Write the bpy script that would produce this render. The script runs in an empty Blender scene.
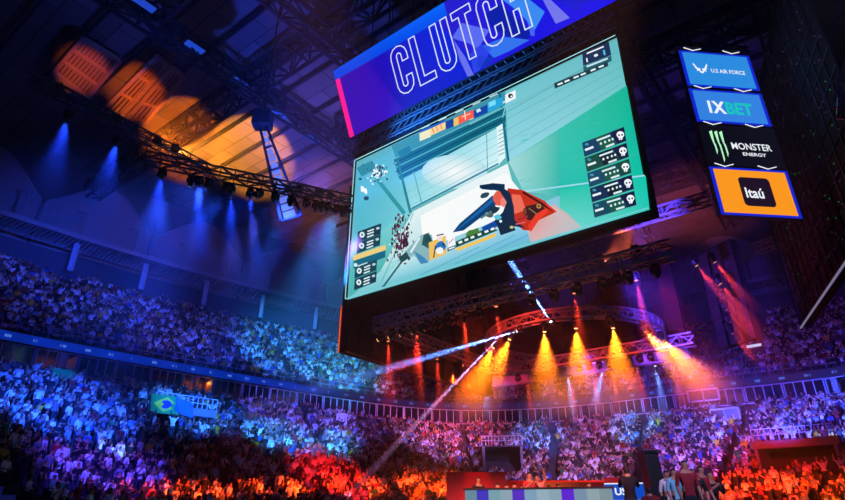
import bpy, bmesh, math, random
import numpy as np
from mathutils import Vector, Matrix
random.seed(7)
rng = np.random.default_rng(11)
sc = bpy.context.scene
col = sc.collection
PI = math.pi
EYE = 1.6
# ------------------------------------------------------------------ camera
F = 563.0
TH = math.radians(25.6)
CT, ST = math.cos(TH), math.sin(TH)
cam = bpy.data.cameras.new('camera'); cam.sensor_width = 36; cam.lens = 36*F/845; cam.clip_end = 500
co = bpy.data.objects.new('camera', cam); col.objects.link(co)
co.location = (0, 0, EYE); co.rotation_euler = (PI/2+TH, 0, 0)
sc.camera = co

def ray(x, y):
    a = (x-422.5)/F; b = (250-y)/F
    return np.array([a, CT-b*ST, ST+b*CT])
def at(x, y, h):                    # point seen at (x, y), h metres above the eye
    r = ray(x, y); p = r*(h/r[2]); return Vector((p[0], p[1], p[2]+EYE))
def atd(x, y, d):                   # point seen at (x, y), d metres away along the ground
    r = ray(x, y); p = r*(d/math.hypot(r[0], r[1])); return Vector((p[0], p[1], p[2]+EYE))
def onplane(x, y, P, N):
    r = Vector(ray(x, y)); o = Vector((0, 0, EYE))
    t = (P-o).dot(N)/r.dot(N); return o+r*t

# ------------------------------------------------------------------ materials
def lin(c):
    if isinstance(c, str):
        c = c.lstrip('#'); c = tuple(int(c[i:i+2], 16)/255 for i in (0, 2, 4))
    return tuple(x/12.92 if x <= .04045 else ((x+.055)/1.055)**2.4 for x in c[:3])
MATS = {}
def mat(name, c, rough=.6, metal=0., emit=None, es=1., spec=.5):
    if name in MATS: return MATS[name]
    m = bpy.data.materials.new(name); m.use_nodes = True
    nt = m.node_tree; b = nt.nodes['Principled BSDF']
    b.inputs['Base Color'].default_value = (*lin(c), 1)
    b.inputs['Roughness'].default_value = rough; b.inputs['Metallic'].default_value = metal
    b.inputs['Specular IOR Level'].default_value = spec
    if emit is not None:
        b.inputs['Emission Color'].default_value = (*lin(emit), 1)
        b.inputs['Emission Strength'].default_value = es
        m.cycles.emission_sampling = 'NONE'
    MATS[name] = m; return m
def noisy(name, c1, c2, scale=2., rough=.7, metal=0., bump=0., detail=4.):
    m = mat(name, c1, rough, metal); nt = m.node_tree; N = nt.nodes; L = nt.links
    b = N['Principled BSDF']; tc = N.new('ShaderNodeTexCoord'); n = N.new('ShaderNodeTexNoise')
    n.inputs['Scale'].default_value = scale; n.inputs['Detail'].default_value = detail
    r = N.new('ShaderNodeMix'); r.data_type = 'RGBA'
    r.inputs[6].default_value = (*lin(c1), 1); r.inputs[7].default_value = (*lin(c2), 1)
    L.new(tc.outputs['Object'], n.inputs['Vector']); L.new(n.outputs['Fac'], r.inputs[0]); L.new(r.outputs[2], b.inputs['Base Color'])
    if bump:
        bp = N.new('ShaderNodeBump'); bp.inputs['Strength'].default_value = bump
        L.new(n.outputs['Fac'], bp.inputs['Height']); L.new(bp.outputs['Normal'], b.inputs['Normal'])
    return m
noisy('concrete', '#4c4c50', '#66666a', .8, .85, bump=.1)
noisy('dark_concrete', '#26262a', '#38383e', .8, .85)
noisy('black_steel', '#15151a', '#24242a', 3, .45, .6)
noisy('roof_steel', '#22222a', '#30303a', 1.5, .5, .5)
noisy('alu_truss', '#8a8c92', '#b0b2b8', 4, .4, .7)
noisy('dark_truss', '#3c3d44', '#54565c', 4, .45, .7)
noisy('walkway_paint', '#6e7078', '#8c8e96', 1, .6)
noisy('black_fabric', '#08080a', '#131317', 6, .95)
noisy('fixture_black', '#0b0b0d', '#19191c', 8, .4)
noisy('wall_paint', '#3a3b44', '#50525c', .3, .8); noisy('panel_grey', '#6c6e78', '#7c7e88', .5, .7)
noisy('suite_white', '#b6b8c0', '#cfd1d6', 2, .5)
noisy('suite_wood', '#8a5a34', '#6e4628', 3, .6)
noisy('red_paint', '#8c1420', '#6c0e18', 2, .5)
noisy('stage_black', '#101014', '#1c1c22', 3, .35)
m = mat('window_glass', '#10161f', .08, 0., spec=.8)
# corrugated roof deck with plate joints
m = mat('roof_deck', '#8a8078', .75); nt = m.node_tree; N = nt.nodes; L = nt.links; b = N['Principled BSDF']
tc = N.new('ShaderNodeTexCoord'); mp = N.new('ShaderNodeMapping'); mp.inputs['Rotation'].default_value = (0, 0, math.atan2(.61, .793))
L.new(tc.outputs['Object'], mp.inputs['Vector'])
br = N.new('ShaderNodeTexBrick'); br.inputs['Scale'].default_value = .13; br.inputs['Mortar Size'].default_value = .006
br.inputs['Color1'].default_value = (*lin('#8c8480'), 1); br.inputs['Color2'].default_value = (*lin('#706864'), 1); br.inputs['Mortar'].default_value = (*lin('#2a2624'), 1)
L.new(mp.outputs['Vector'], br.inputs['Vector'])
wv = N.new('ShaderNodeTexWave'); wv.inputs['Scale'].default_value = 1.6; wv.bands_direction = 'Y'; L.new(mp.outputs['Vector'], wv.inputs['Vector'])
mx = N.new('ShaderNodeMix'); mx.data_type = 'RGBA'; mx.blend_type = 'MULTIPLY'; mx.inputs[0].default_value = .35
L.new(br.outputs['Color'], mx.inputs[6]); L.new(wv.outputs['Color'], mx.inputs[7]); L.new(mx.outputs[2], b.inputs['Base Color'])
# attribute driven materials: clothing of the crowd, pictures on the screens
def attr_mat(name, attr, emission):
    m = bpy.data.materials.new(name); m.use_nodes = True; nt = m.node_tree; b = nt.nodes['Principled BSDF']
    a = nt.nodes.new('ShaderNodeAttribute'); a.attribute_name = attr
    if emission:
        b.inputs['Base Color'].default_value = (.01, .01, .01, 1); b.inputs['Roughness'].default_value = .5
        b.inputs['Specular IOR Level'].default_value = .1
        nt.links.new(a.outputs['Color'], b.inputs['Emission Color']); b.inputs['Emission Strength'].default_value = 1.0
        m.cycles.emission_sampling = 'NONE'
    else:
        nt.links.new(a.outputs['Color'], b.inputs['Base Color']); b.inputs['Roughness'].default_value = .8
    MATS[name] = m; return m
attr_mat('clothes', 'Col', False)
attr_mat('led_picture', 'Col', True)
m = bpy.data.materials.new('shirt'); m.use_nodes = True
oi = m.node_tree.nodes.new('ShaderNodeObjectInfo')
m.node_tree.links.new(oi.outputs['Color'], m.node_tree.nodes['Principled BSDF'].inputs['Base Color'])
m.node_tree.nodes['Principled BSDF'].inputs['Roughness'].default_value = .85
MATS['shirt'] = m
noisy('skin', '#b98468', '#a87258', 6, .6); noisy('hair', '#1a120e', '#2a1c14', 8, .6); noisy('trousers', '#1a1c26', '#262a38', 6, .8)

# ------------------------------------------------------------------ mesh builder
class MB:
    def __init__(s): s.v = []; s.f = []; s.m = []; s.c = []; s.mn = []
    def mi(s, name):
        if name not in s.mn: s.mn.append(name)
        return s.mn.index(name)
    def face(s, pts, m, c=None):
        n = len(s.v); s.v += [tuple(p) for p in pts]; s.f.append(tuple(range(n, n+len(pts)))); s.m.append(s.mi(m)); s.c.append(c or (1, 1, 1))
    def hexa(s, p, m, c=None):          # p: 4 bottom + 4 top
        n = len(s.v); s.v += [tuple(q) for q in p]; k = s.mi(m)
        for q in ((3, 2, 1, 0), (4, 5, 6, 7), (0, 1, 5, 4), (1, 2, 6, 5), (2, 3, 7, 6), (3, 0, 4, 7)):
            s.f.append(tuple(n+i for i in q)); s.m.append(k); s.c.append(c or (1, 1, 1))
    def box(s, c, ax, ay, az, m, cc=None):   # centre and three half vectors
        c = Vector(c); ax = Vector(ax); ay = Vector(ay); az = Vector(az)
        s.hexa([c-ax-ay-az, c+ax-ay-az, c+ax+ay-az, c-ax+ay-az, c-ax-ay+az, c+ax-ay+az, c+ax+ay+az, c-ax+ay+az], m, cc)
    def bar(s, a, b, r, m, r2=None):
        a = Vector(a); b = Vector(b); d = b-a
        if d.length < 1e-6: return
        d.normalize(); up = Vector((0, 0, 1)) if abs(d.z) < .9 else Vector((1, 0, 0))
        x = d.cross(up).normalized()*r; y = d.cross(x).normalized()*(r2 or r)
        s.hexa([a-x-y, a+x-y, a+x+y, a-x+y, b-x-y, b+x-y, b+x+y, b-x+y], m)
    def tube(s, pts, rad, m, n=10, cap=True):    # stack of rings: (point, radius) along one axis
        k = s.mi(m); base = len(s.v)
        d = (Vector(pts[-1])-Vector(pts[0])).normalized(); up = Vector((0, 0, 1)) if abs(d.z) < .9 else Vector((1, 0, 0))
        x = d.cross(up).normalized(); y = d.cross(x).normalized()
        for p, r in zip(pts, rad):
            for i in range(n):
                t = 2*PI*i/n; s.v.append(tuple(Vector(p)+x*(r*math.cos(t))+y*(r*math.sin(t))))
        for j in range(len(pts)-1):
            for i in range(n):
                a = base+j*n+i; b = base+j*n+(i+1) % n
                s.f.append((a, b, b+n, a+n)); s.m.append(k); s.c.append((1, 1, 1))
        if cap:
            s.f.append(tuple(base+n-1-i for i in range(n))); s.m.append(k); s.c.append((1, 1, 1))
            e = base+(len(pts)-1)*n; s.f.append(tuple(e+i for i in range(n))); s.m.append(k); s.c.append((1, 1, 1))
    def build(s, name, parent=None, smooth=False):
        me = bpy.data.meshes.new(name); me.from_pydata(s.v, [], s.f); me.update()
        for n in s.mn: me.materials.append(MATS[n])
        me.polygons.foreach_set('material_index', s.m)
        if smooth: me.polygons.foreach_set('use_smooth', [True]*len(s.f))
        if 'led_picture' in s.mn or 'clothes' in s.mn:
            a = me.color_attributes.new('Col', 'FLOAT_COLOR', 'CORNER')
            buf = []
            for f, c in zip(s.f, s.c):
                if isinstance(c[0], (tuple, list)): buf += [x for q in c for x in (*q, 1)]
                else: buf += [*c, 1]*len(f)
            a.data.foreach_set('color', buf)
        o = bpy.data.objects.new(name, me); col.objects.link(o)
        if parent: o.parent = parent; o.matrix_parent_inverse = Matrix.Translation(-parent.location) if parent.type == 'EMPTY' and parent.rotation_euler.z == 0 else Matrix()
        return o
def tag(o, label, cat, group=None, kind=None):
    o['label'] = label; o['category'] = cat
    if group: o['group'] = group
    if kind: o['kind'] = kind
    return o
def struct(o): o['kind'] = 'structure'; return o
def empty(name, loc=(0, 0, 0)):
    o = bpy.data.objects.new(name, None); col.objects.link(o); o.location = loc; o.empty_display_size = .2; return o
def copy_tree(o, parent=None):
    c = o.copy(); col.objects.link(c)
    if parent: c.parent = parent; c.matrix_parent_inverse = o.matrix_parent_inverse.copy()
    for ch in list(o.children): copy_tree(ch, c)
    return c

# ------------------------------------------------------------------ plan of the arena
U = Vector((.793, -.61, 0)).normalized(); W = Vector((.61, .793, 0)).normalized(); Z = Vector((0, 0, 1))
Q = (4., 22.)
KA = [0, 25, 40, 50, 57, 66, 76, 88, 96, 103, 111, 120, 128, 135, 143, 150, 160, 180]
KR = [43, 43, 42.6, 41.3, 40.8, 42.2, 44, 44.6, 43.2, 41, 38.6, 36.8, 36, 35.7, 36, 36.8, 38.5, 40]
_ta = np.arange(0, 181, 1.0); _tr = np.interp(_ta, KA, KR)
_k = np.ones(9)/9; _tr = np.convolve(np.pad(_tr, 4, mode='edge'), _k, 'valid')
def R0(a): return float(np.interp(a, _ta, _tr))
def bowl(a, dR, h):                # a in degrees round the centre, dR from the suite front, h above the eye
    r = R0(a)+dR; t = math.radians(a)
    return Vector((Q[0]+r*math.cos(t), Q[1]+r*math.sin(t), h+EYE))
def hit(x, y, dR):                 # where the sight line meets the ring dR
    r = ray(x, y); lo, hi = 5., 200.
    for _ in range(50):
        m = (lo+hi)/2; px, py = r[0]*m-Q[0], r[1]*m-Q[1]
        if math.hypot(px, py) > R0(math.degrees(math.atan2(py, px)))+dR: hi = m
        else: lo = m
    p = r*lo; a = math.degrees(math.atan2(p[1]-Q[1], p[0]-Q[0])); return a, p[2], Vector((p[0], p[1], p[2]+EYE))
A0, A1 = 8, 172
def ring_faces(mb, prof, m, a0=A0, a1=A1, step=2.):
    n = max(1, int(round((a1-a0)/step))); k = mb.mi(m)
    base = len(mb.v)
    for i in range(n+1):
        a = a0+(a1-a0)*i/n
        for dR, h in prof: mb.v.append(tuple(bowl(a, dR, h)))
    q = len(prof)
    for i in range(n):
        for j in range(q-1):
            p = base+i*q+j; mb.f.append((p, p+q, p+q+1, p+1)); mb.m.append(k); mb.c.append((1, 1, 1))
def ring_box(mb, r0, r1, h0, h1, m, a0=A0, a1=A1, step=2.):
    ring_faces(mb, [(r0, h0), (r0, h1), (r1, h1), (r1, h0), (r0, h0)], m, a0, a1, step)
    for a in (a0, a1): mb.face([bowl(a, r0, h0), bowl(a, r0, h1), bowl(a, r1, h1), bowl(a, r1, h0)], m)

# ------------------------------------------------------------------ the setting
LOW_ROWS, LOW_R0, LOW_H0, LOW_DR, LOW_DH = 27, -21.5, -.4, .69, .332
def low(k): return LOW_R0+k*LOW_DR, LOW_H0+k*LOW_DH
UP_ROWS, UP_R0, UP_H0, UP_DR, UP_DH = 20, 1.3, 12.2, .655, .475
def upr(k): return UP_R0+k*UP_DR, UP_H0+k*UP_DH
mb = MB(); mb.box((0, 25, -.1), (75, 0, 0), (0, 65, 0), (0, 0, .1), 'dark_concrete'); struct(mb.build('floor'))
for nm, rows, fn, dh, in (('floor_lower_stand', LOW_ROWS, low, LOW_DH), ('floor_upper_stand', UP_ROWS, upr, UP_DH)):
    mb = MB(); prof = []
    r, h = fn(0); prof.append((r, -1.6 if rows == LOW_ROWS else h-1.0))
    for k in range(rows):
        r, h = fn(k); r2, h2 = fn(k+1)
        prof += [(r, h), (r2, h)]
    r, h = fn(rows)
    if rows == LOW_ROWS: prof += [(1.2, fn(rows-1)[1])]
    ring_faces(mb, prof, 'dark_concrete'); struct(mb.build(nm))
# suite band between the stands
mb = MB(); ring_faces(mb, [(3.5, 9.0), (3.5, 11.9), (.4, 11.9), (.4, 12.2), (1.3, 12.2)], 'wall_paint'); struct(mb.build('wall_suites'))
mb = MB(); ring_faces(mb, [(14.6, 20.5), (14.6, 24.6)], 'wall_paint'); ring_faces(mb, [(17.5, 24.6), (17.5, 36.)], 'wall_paint'); ring_faces(mb, [(14.6, 24.6), (17.5, 24.6)], 'wall_paint')
struct(mb.build('wall_back'))
mb = MB(); c0 = Vector((4, 22, 36.5+EYE))
mb.box(c0, U*80, W*80, Z*.15, 'roof_deck'); struct(mb.build('ceiling'))
# ribbon board (blue LED fascia) round the bowl
def S(c): return lin(c)
mb = MB(); ring_box(mb, -.3, .0, 11.36, 12.1, 'black_steel'); tr = mb.build('ribbon_board')
tag(tr, 'blue LED ribbon board running round the front of the upper stand', 'LED board')
mb = MB(); n = 240
for i in range(n):
    a, b2 = A0+(A1-A0)*i/n, A0+(A1-A0)*(i+1)/n
    t = (a-A0)/(A1-A0)
    k = .85+.15*math.sin(i*.9)*math.sin(i*.23)
    base = S('#0830b8') if a > 108 else S('#3a2a86')
    e = (.8 if a > 112 else .3)
    c = tuple(x*e*k for x in base)
    mb.face([bowl(a, -.33, 11.4), bowl(b2, -.33, 11.4), bowl(b2, -.33, 12.05), bowl(a, -.33, 12.05)], 'led_picture', c)
mb.build('display', tr)
mb = MB()
for i in range(60):
    a = A0+5+i*2.7
    for j in range(5):
        if random.random() < .3: continue
        aa = a+j*.13
        mb.face([bowl(aa, -.36, 11.62), bowl(aa+.09, -.36, 11.62), bowl(aa+.09, -.36, 11.82), bowl(aa, -.36, 11.82)], 'led_picture', tuple(x*.8 for x in S('#5a8cff')))
o = mb.build('bright_dashes', tr); o['kind'] = 'stuff'
# suite windows, each bay a window of its own with frame and pane
bays = []
wi = 0
def bay(a, w, kind):
    global wi
    wi += 1
    z0, z1, r = 9.85, 11.34, .15
    p00, p10, p11, p01 = bowl(a-w/2, r, z0), bowl(a+w/2, r, z0), bowl(a+w/2, r, z1), bowl(a-w/2, r, z1)
    out = (p00-Vector((Q[0], Q[1], p00.z))).normalized()
    fr = MB()
    for s, e in ((p00, p10), (p10, p11), (p11, p01), (p01, p00)): fr.bar(s, e, .04, 'suite_white')
    md = (p00+p10)/2, (p01+p11)/2
    for t in (.25, .5, .75): fr.bar(p00.lerp(p10, t), p01.lerp(p11, t), .03 if t != .5 else .045, 'suite_white')
    if kind == 'glass':
        w_ = struct(fr.build(f'window_{wi}'))
        g = MB(); g.face([p00+out*.03, p10+out*.03, p11+out*.03, p01+out*.03], 'window_glass'); g.build('pane', w_)
    elif kind == 'open':
        w_ = struct(fr.build(f'window_{wi}'))
        g = MB(); q = out*2.8
        g.face([p00+q, p10+q, p11+q, p01+q], 'suite_wood'); g.face([p00, p00+q, p01+q, p01], 'suite_wood'); g.face([p10, p10+q, p11+q, p11], 'suite_white'); g.build('lining', w_)
    return (p00+p11)/2
OPEN = [hit(x, y, .2)[0] for x, y in ((60, 358), (190, 378), (211, 381), (275, 391))]
a = A0+1
while a < A1-1:
    x_kind = random.random()
    kind = 'glass' if x_kind < .86 else 'open'
    if any(abs(a-q) < 2.2 for q in OPEN): kind = 'open'
    bay(a, 4.1, kind)
    a += 4.35
mb = MB()
for i in range(int((A1-A0)/8.2)+1):
    a = A0+i*8.2; mb.box(bowl(a, .45, 10.75), (.16, 0, 0), (0, .2, 0), (0, 0, .75), 'suite_white')
struct(mb.build('trim_1'))
mb = MB(); ring_box(mb, .02, .3, 11.36, 11.42, 'suite_white'); ring_box(mb, -.1, .3, 9.88, 9.98, 'red_paint'); struct(mb.build('trim_2'))
for (x, y, c_, p_) in ((211, 381, '#ff9a3c', 60), (190, 378, '#ff3a5a', 20), (60, 358, '#ffb080', 14), (275, 391, '#d8b0ff', 25)):
    a_, _, _ = hit(x, y, .2); ld = bpy.data.lights.new('suite_light', 'POINT'); ld.energy = p_; ld.color = lin(c_); ld.shadow_soft_size = .15
    lo = bpy.data.objects.new('suite_light', ld); col.objects.link(lo); lo.location = bowl(a_, 1.4, 11.2)
# rails
def rail(name, r, h, tops, a0=A0, a1=A1, m='suite_white', post=1.5, rad=.03):
    mb = MB(); n = int((a1-a0)/post)
    for i in range(n+1):
        a = a0+(a1-a0)*i/n; mb.bar(bowl(a, r, h), bowl(a, r, h+tops[-1]), rad, m)
    for t in tops:
        for i in range(n):
            b1, b2 = a0+(a1-a0)*i/n, a0+(a1-a0)*(i+1)/n; mb.bar(bowl(b1, r, h+t), bowl(b2, r, h+t), rad, m)
    return mb.build(name)
o = rail('guard_rail', .55, 12.2, (.5, .95), m='walkway_paint', rad=.022); tag(o, 'grey metal guard rail along the front of the upper stand', 'railing')
o = rail('guard_rail', -1.2, 8.63, (.45, .9), m='red_paint'); tag(o, 'red metal guard rail between suites and lower stand', 'railing')
# walkway above the upper stand
wk = empty('roof_walkway', bowl(90, 13, 25)); tag(wk, 'long slatted steel walkway hanging above the back of the upper stand', 'walkway')
mb = MB(); ring_box(mb, 11.0, 11.2, 25.15, 25.6, 'walkway_paint'); ring_box(mb, 13.9, 14.1, 24.9, 25.2, 'walkway_paint'); mb.build('edge_beam', wk)
mb = MB()
for i in range(330):
    a = A0+(A1-A0)*(i+.5)/330; mb.bar(bowl(a, 11.2, 25.2), bowl(a, 13.9, 25.0), .09, 'walkway_paint', .05)
mb.build('slat', wk).name = 'slatting'
mb = MB()
for i in range(26):
    a = A0+(A1-A0)*(i+.5)/26; mb.bar(bowl(a, 11.1, 25.5), bowl(a, 11.1, 28.0), .07, 'walkway_paint'); mb.bar(bowl(a, 11.1, 28.0), bowl(a, 14., 29.4), .05, 'walkway_paint')
for hh in (26.1, 26.6):
    for i in range(90): mb.bar(bowl(A0+(A1-A0)*i/90, 11.1, hh), bowl(A0+(A1-A0)*(i+1)/90, 11.1, hh), .02, 'walkway_paint')
mb.build('railing', wk)
for i in range(20):
    a = A0+(A1-A0)*(i+.5)/20; mb = MB(); mb.box(bowl(a, 12.2, 23.6), (.2, 0, 0), (0, .2, 0), (0, 0, 1.45), 'suite_white')
    o = struct(mb.build('column'))
# wave shaped acoustic panels on the back wall
for i in range(13):
    a0 = A0+i*12.6; mb = MB(); n = 14; pr = []
    for j in range(n+1):
        t = j/n; a = a0+12.2*t; top = 30.3+3.2*math.sin(PI*t)**1.3
        pr.append((bowl(a, 16.6-.8*math.sin(PI*t), 25.2), bowl(a, 16.2-1.4*math.sin(PI*t), top), bowl(a, 17.2, top+.2)))
    for j in range(n):
        for k in (0, 1): mb.face([pr[j][k], pr[j+1][k], pr[j+1][k+1], pr[j][k+1]], 'panel_grey')
        mb.face([pr[j][0], pr[j][2], pr[j+1][2], pr[j+1][0]], 'panel_grey')
    o = mb.build('wave_panel', smooth=False); mb = MB()
    for j in range(n): mb.bar(pr[j][1], pr[j+1][1], .07, 'walkway_paint')
    mb.build('rim', o)
    ph = ['on the left wall above the walkway', 'behind the hanging screens', 'on the right wall above the walkway'][0 if a0 > 110 else (1 if a0 > 60 else 2)]
    tag(o, f'curved acoustic panel with an arched top edge {ph}', 'wall panel', f'arched acoustic panels {ph}')

# ------------------------------------------------------------------ trusses
def truss(name, a, b, w, d, m, r=.05, bay=1.0, label=None, group=None, cat='truss'):
    a = Vector(a); b = Vector(b); ax = (b-a).normalized(); sx = ax.cross(Z).normalized()*(w/2); sz = ax.cross(sx).normalized()*(d/2)
    cor = [sx+sz, sx-sz, -sx-sz, -sx+sz]
    mb = MB()
    for c in cor: mb.bar(a+c, b+c, r, m)
    o = mb.build(name); mb = MB(); n = max(1, int((b-a).length/bay))
    for i in range(n):
        p, q = a+(b-a)*(i/n), a+(b-a)*((i+1)/n)
        for k in range(4):
            c, e = cor[k], cor[(k+1) % 4]
            if (i+k) % 2: c, e = e, c
            mb.bar(p+c, q+e, r*.6, m)
        for k in range(4): mb.bar(p+cor[k], p+cor[(k+1) % 4], r*.6, m)
    mb.build('bracing', o)
    if label: tag(o, label, cat, group)
    return o
HR = 33.0
pr_ = at(215, 108, HR); a_off = pr_.dot(W)
pb_ = at(245, 83, HR-1.5); b_off = pb_.dot(U)
for k in range(-4, 5):
    base = W*(a_off+k*9.0)
    o = truss('roof_girder', base+U*(b_off if k else b_off-30)+Z*(HR+EYE), base+U*46+Z*(HR+EYE), 1.2, 2.2, 'roof_steel', .11, 2.2,
              'deep steel lattice roof girder running up and over the arena, parallel to the big screen', 'roof girders parallel to the big screen')
for k in range(0, 7):
    base = U*(b_off+k*8.5)
    o = truss('roof_girder', base+W*(-6)+Z*(HR-1.5+EYE), base+W*68+Z*(HR-1.5+EYE), .9, 1.6, 'roof_steel', .1, 2.0,
              'lower steel lattice roof girder crossing the arena, square to the big screen', 'roof girders square to the big screen')
for k in range(40):                                   # purlins under the deck
    pass
# purlins
for k in range(22):
    base = W*(-8+k*3.6); mb = MB(); mb.bar(base+U*(-50)+Z*(35.6+EYE), base+U*52+Z*(35.6+EYE), .1, 'roof_steel', .22)
    tag(mb.build('roof_purlin'), 'thin dark steel purlin under the roof deck', 'purlin', 'purlins under the roof deck')
rods = 0

# ------------------------------------------------------------------ hanging screens
def quad_box(name, tl, tr, br, bl, N, depth, m, parent=None):
    mb = MB(); k = N*depth; mb.hexa([bl, br, br+k, bl+k, tl, tr, tr+k, tl+k], m); return mb.build(name, parent)
P0 = at(348, 300, 10.0)
SN = W.copy()                      # pointing away from the viewer
TOWARD = -SN
def sp(x, y, lay=0): return onplane(x, y, P0, SN)+TOWARD*(.0025*lay+.03)
bl, br_ = sp(348, 300), sp(650, 210); tl, tr_ = sp(357, 162), sp(617, 38)
# squared-up corners
zb = (bl.z+br_.z)/2; zt = (tl.z+tr_.z)/2
lx = (Vector((bl.x, bl.y, 0))+Vector((tl.x, tl.y, 0)))/2; rx = (Vector((br_.x, br_.y, 0))+Vector((tr_.x, tr_.y, 0)))/2
scr = empty('video_screen', (lx+rx)/2+Z*zb); tag(scr, 'giant hanging video screen showing a game picture with a gloved hand', 'video screen')
E_ = .12
c = [lx-U*E_+Z*(zt+E_), rx+U*E_+Z*(zt+E_), rx+U*E_+Z*(zb-E_), lx-U*E_+Z*(zb-E_)]
quad_box('cabinet', *[p+SN*.05 for p in c], SN, .55, 'black_fabric', scr)
PB = MB(); LAY = [0]
def poly(pts, c, m='led_picture'):
    LAY[0] += 1; L_ = LAY[0]*.12
    if isinstance(c, str): c = S(c)
    elif isinstance(c, list): c = [S(q) for q in c]
    PB.face([sp(x, y, L_) for x, y in pts], m, c)
def grad(quad, cols, n=10):        # bilinear quad tl,tr,br,bl with corner colours
    LAY[0] += 1; L_ = LAY[0]*.12; C4 = [np.array(S(q)) for q in cols]; q4 = [np.array(q, float) for q in quad]
    def bi(v, s, t): return (v[0]*(1-s)+v[1]*s)*(1-t)+(v[3]*(1-s)+v[2]*s)*t
    for i in range(n):
        for j in range(n):
            cs = [(i/n, j/n), ((i+1)/n, j/n), ((i+1)/n, (j+1)/n), (i/n, (j+1)/n)]
            PB.face([sp(*bi(q4, s, t), L_) for s, t in cs], 'led_picture', [tuple(bi(C4, s, t)) for s, t in cs])
def blob(cx, cy, rx_, ry_, c, n=12, jag=0., rot=0.):
    pts = []
    for i in range(n):
        t = 2*PI*i/n; k = 1+jag*(random.random()-.5)*2
        x, y = rx_*k*math.cos(t), ry_*k*math.sin(t); pts.append((cx+x*math.cos(rot)-y*math.sin(rot), cy+x*math.sin(rot)+y*math.cos(rot)))
    poly(pts, c)
def glow(cx, cy, rx_, ry_, c_in, c_out, n=20):
    LAY[0] += 1; L_ = LAY[0]*.12; ci, ce = S(c_in), S(c_out)
    for j in range(5):
        f0, f1 = j/5, (j+1)/5
        for i in range(n):
            t0, t1 = 2*PI*i/n, 2*PI*(i+1)/n
            P = [(cx+rx_*f*math.cos(t), cy+ry_*f*math.sin(t)) for f, t in ((f0, t0), (f1, t0), (f1, t1), (f0, t1))]
            mixc = lambda f: tuple(a*(1-f)+b*f for a, b in zip(ci, ce))
            PB.face([sp(*p, L_) for p in P], 'led_picture', [mixc(f0), mixc(f1), mixc(f1), mixc(f0)])
def ln(x0, y0, x1, y1, w, c):
    dx, dy = x1-x0, y1-y0; l = math.hypot(dx, dy); nx, ny = -dy/l*w/2, dx/l*w/2
    poly([(x0+nx, y0+ny), (x1+nx, y1+ny), (x1-nx, y1-ny), (x0-nx, y0-ny)], c)
TL, TR, BR, BL = (357, 162), (617, 38), (650, 210), (348, 300)
grad([TL, TR, BR, BL], ['#5fb6c8', '#62b2b4', '#3cc4b4', '#6fc0c6'])
# left wall
grad([(357, 168), (396, 150), (411, 214), (352, 296)], ['#54bcdc', '#5cbcd4', '#78d4e2', '#50bcc4'])
grad([(352, 250), (409, 212), (384, 268), (349, 298)], ['#58c4c8', '#84dade', '#44b4ac', '#4cb8b4'])
# ceiling and beams
grad([(392, 146), (505, 92), (508, 104), (396, 158)], ['#3d98ac', '#3c93aa', '#2f8fa6', '#3a97ac'])
grad([(394, 160), (506, 107), (506, 127), (400, 180)], ['#126f86', '#0f6c86', '#0b6078', '#0d637c'])
for k in range(4):
    ln(394+k, 164+k*4.2, 506, 110+k*4.4, 1.1, '#58b9c4' if k % 2 else '#08485e')
poly([(398, 152), (410, 146), (412, 152), (401, 159)], '#1f7f98'); poly([(357, 168), (372, 161), (378, 168), (362, 177)], '#2c8ea6')
# garage door
grad([(401, 181), (498, 128), (500, 165), (412, 210)], ['#7cd0de', '#b4ecf6', '#dcfaff', '#98e2ee'])
glow(455, 172, 33, 17, '#ffffff', '#b8e6f0')
for k in range(4): ln(402+k*3, 188+k*6, 498, 136+k*8, .5, '#8cc8d4')
ln(414, 172, 422, 203, 1.2, '#5fb2c2'); ln(487, 134, 488, 172, .8, '#4d9fb2')
ln(412, 209, 499, 164, 1.6, '#2a7c94')
# floor
grad([(413, 212), (508, 164), (527, 236), (372, 288)], ['#e6f7f8', '#f2fbfd', '#bfe8f0', '#9fd9e0'])
grad([(421, 216), (506, 173), (540, 215), (424, 250)], ['#ffffff', '#fbffff', '#eefbff', '#ffffff'])
grad([(392, 262), (560, 196), (650, 210), (349, 299)], ['#a8e2e6', '#86c8e0', '#5cb4d4', '#74cad4'])
grad([(400, 262), (540, 214), (560, 230), (380, 284)], ['#c8eef4', '#8fd2ec', '#62b8e0', '#86d0dc'])
for x0 in (420, 455, 495): ln(x0, 276-(x0-420)*.33, x0+60, 247-(x0-420)*.33, .7, '#4aa6c8')
# dark floor/wall edges
ln(405, 214, 378, 180, 4, '#2d9aa6'); ln(411, 213, 398, 160, 2.5, '#1f8290'); ln(414, 213, 382, 282, .8, '#57b5b4'); ln(405, 258, 383, 288, 2, '#256f7a')
# right walls
grad([(506, 92), (617, 40), (627, 92), (509, 162)], ['#74c8d4', '#62bcc4', '#70cacc', '#98dcec'])
for k in range(5): ln(508, 108+k*11, 618+k, 52+k*8, .4, '#5aa8b0')
ln(508, 112, 600, 60, .6, '#4f9ca6'); ln(500, 92, 509, 162, 2.2, '#0c6a84'); ln(510, 92, 503, 118, 1.2, '#7fd0dc')
grad([(627, 86), (650, 210), (562, 196), (509, 162)], ['#08b898', '#10c6ae', '#00bcaa', '#44ccc4'])
grad([(509, 162), (560, 131), (562, 196), (524, 192)], ['#a9dede', '#3fc0b0', '#18b8ac', '#8cd6d6'])
grad([(560, 190), (646, 176), (650, 210), (560, 236)], ['#1cc8b0', '#10c8ae', '#20ccb8', '#78dcd8'])
ln(524, 192, 645, 176, 1.6, '#9fdcf2')
for k in range(24):
    x = random.uniform(512, 640); y = 196-(x-512)*.28-random.uniform(0, 60); ln(x, y, x+7, y-2.5, .6, '#4cc8b8')
poly([(497, 128), (503, 124), (506, 158), (500, 164)], '#e8fbff')
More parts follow.
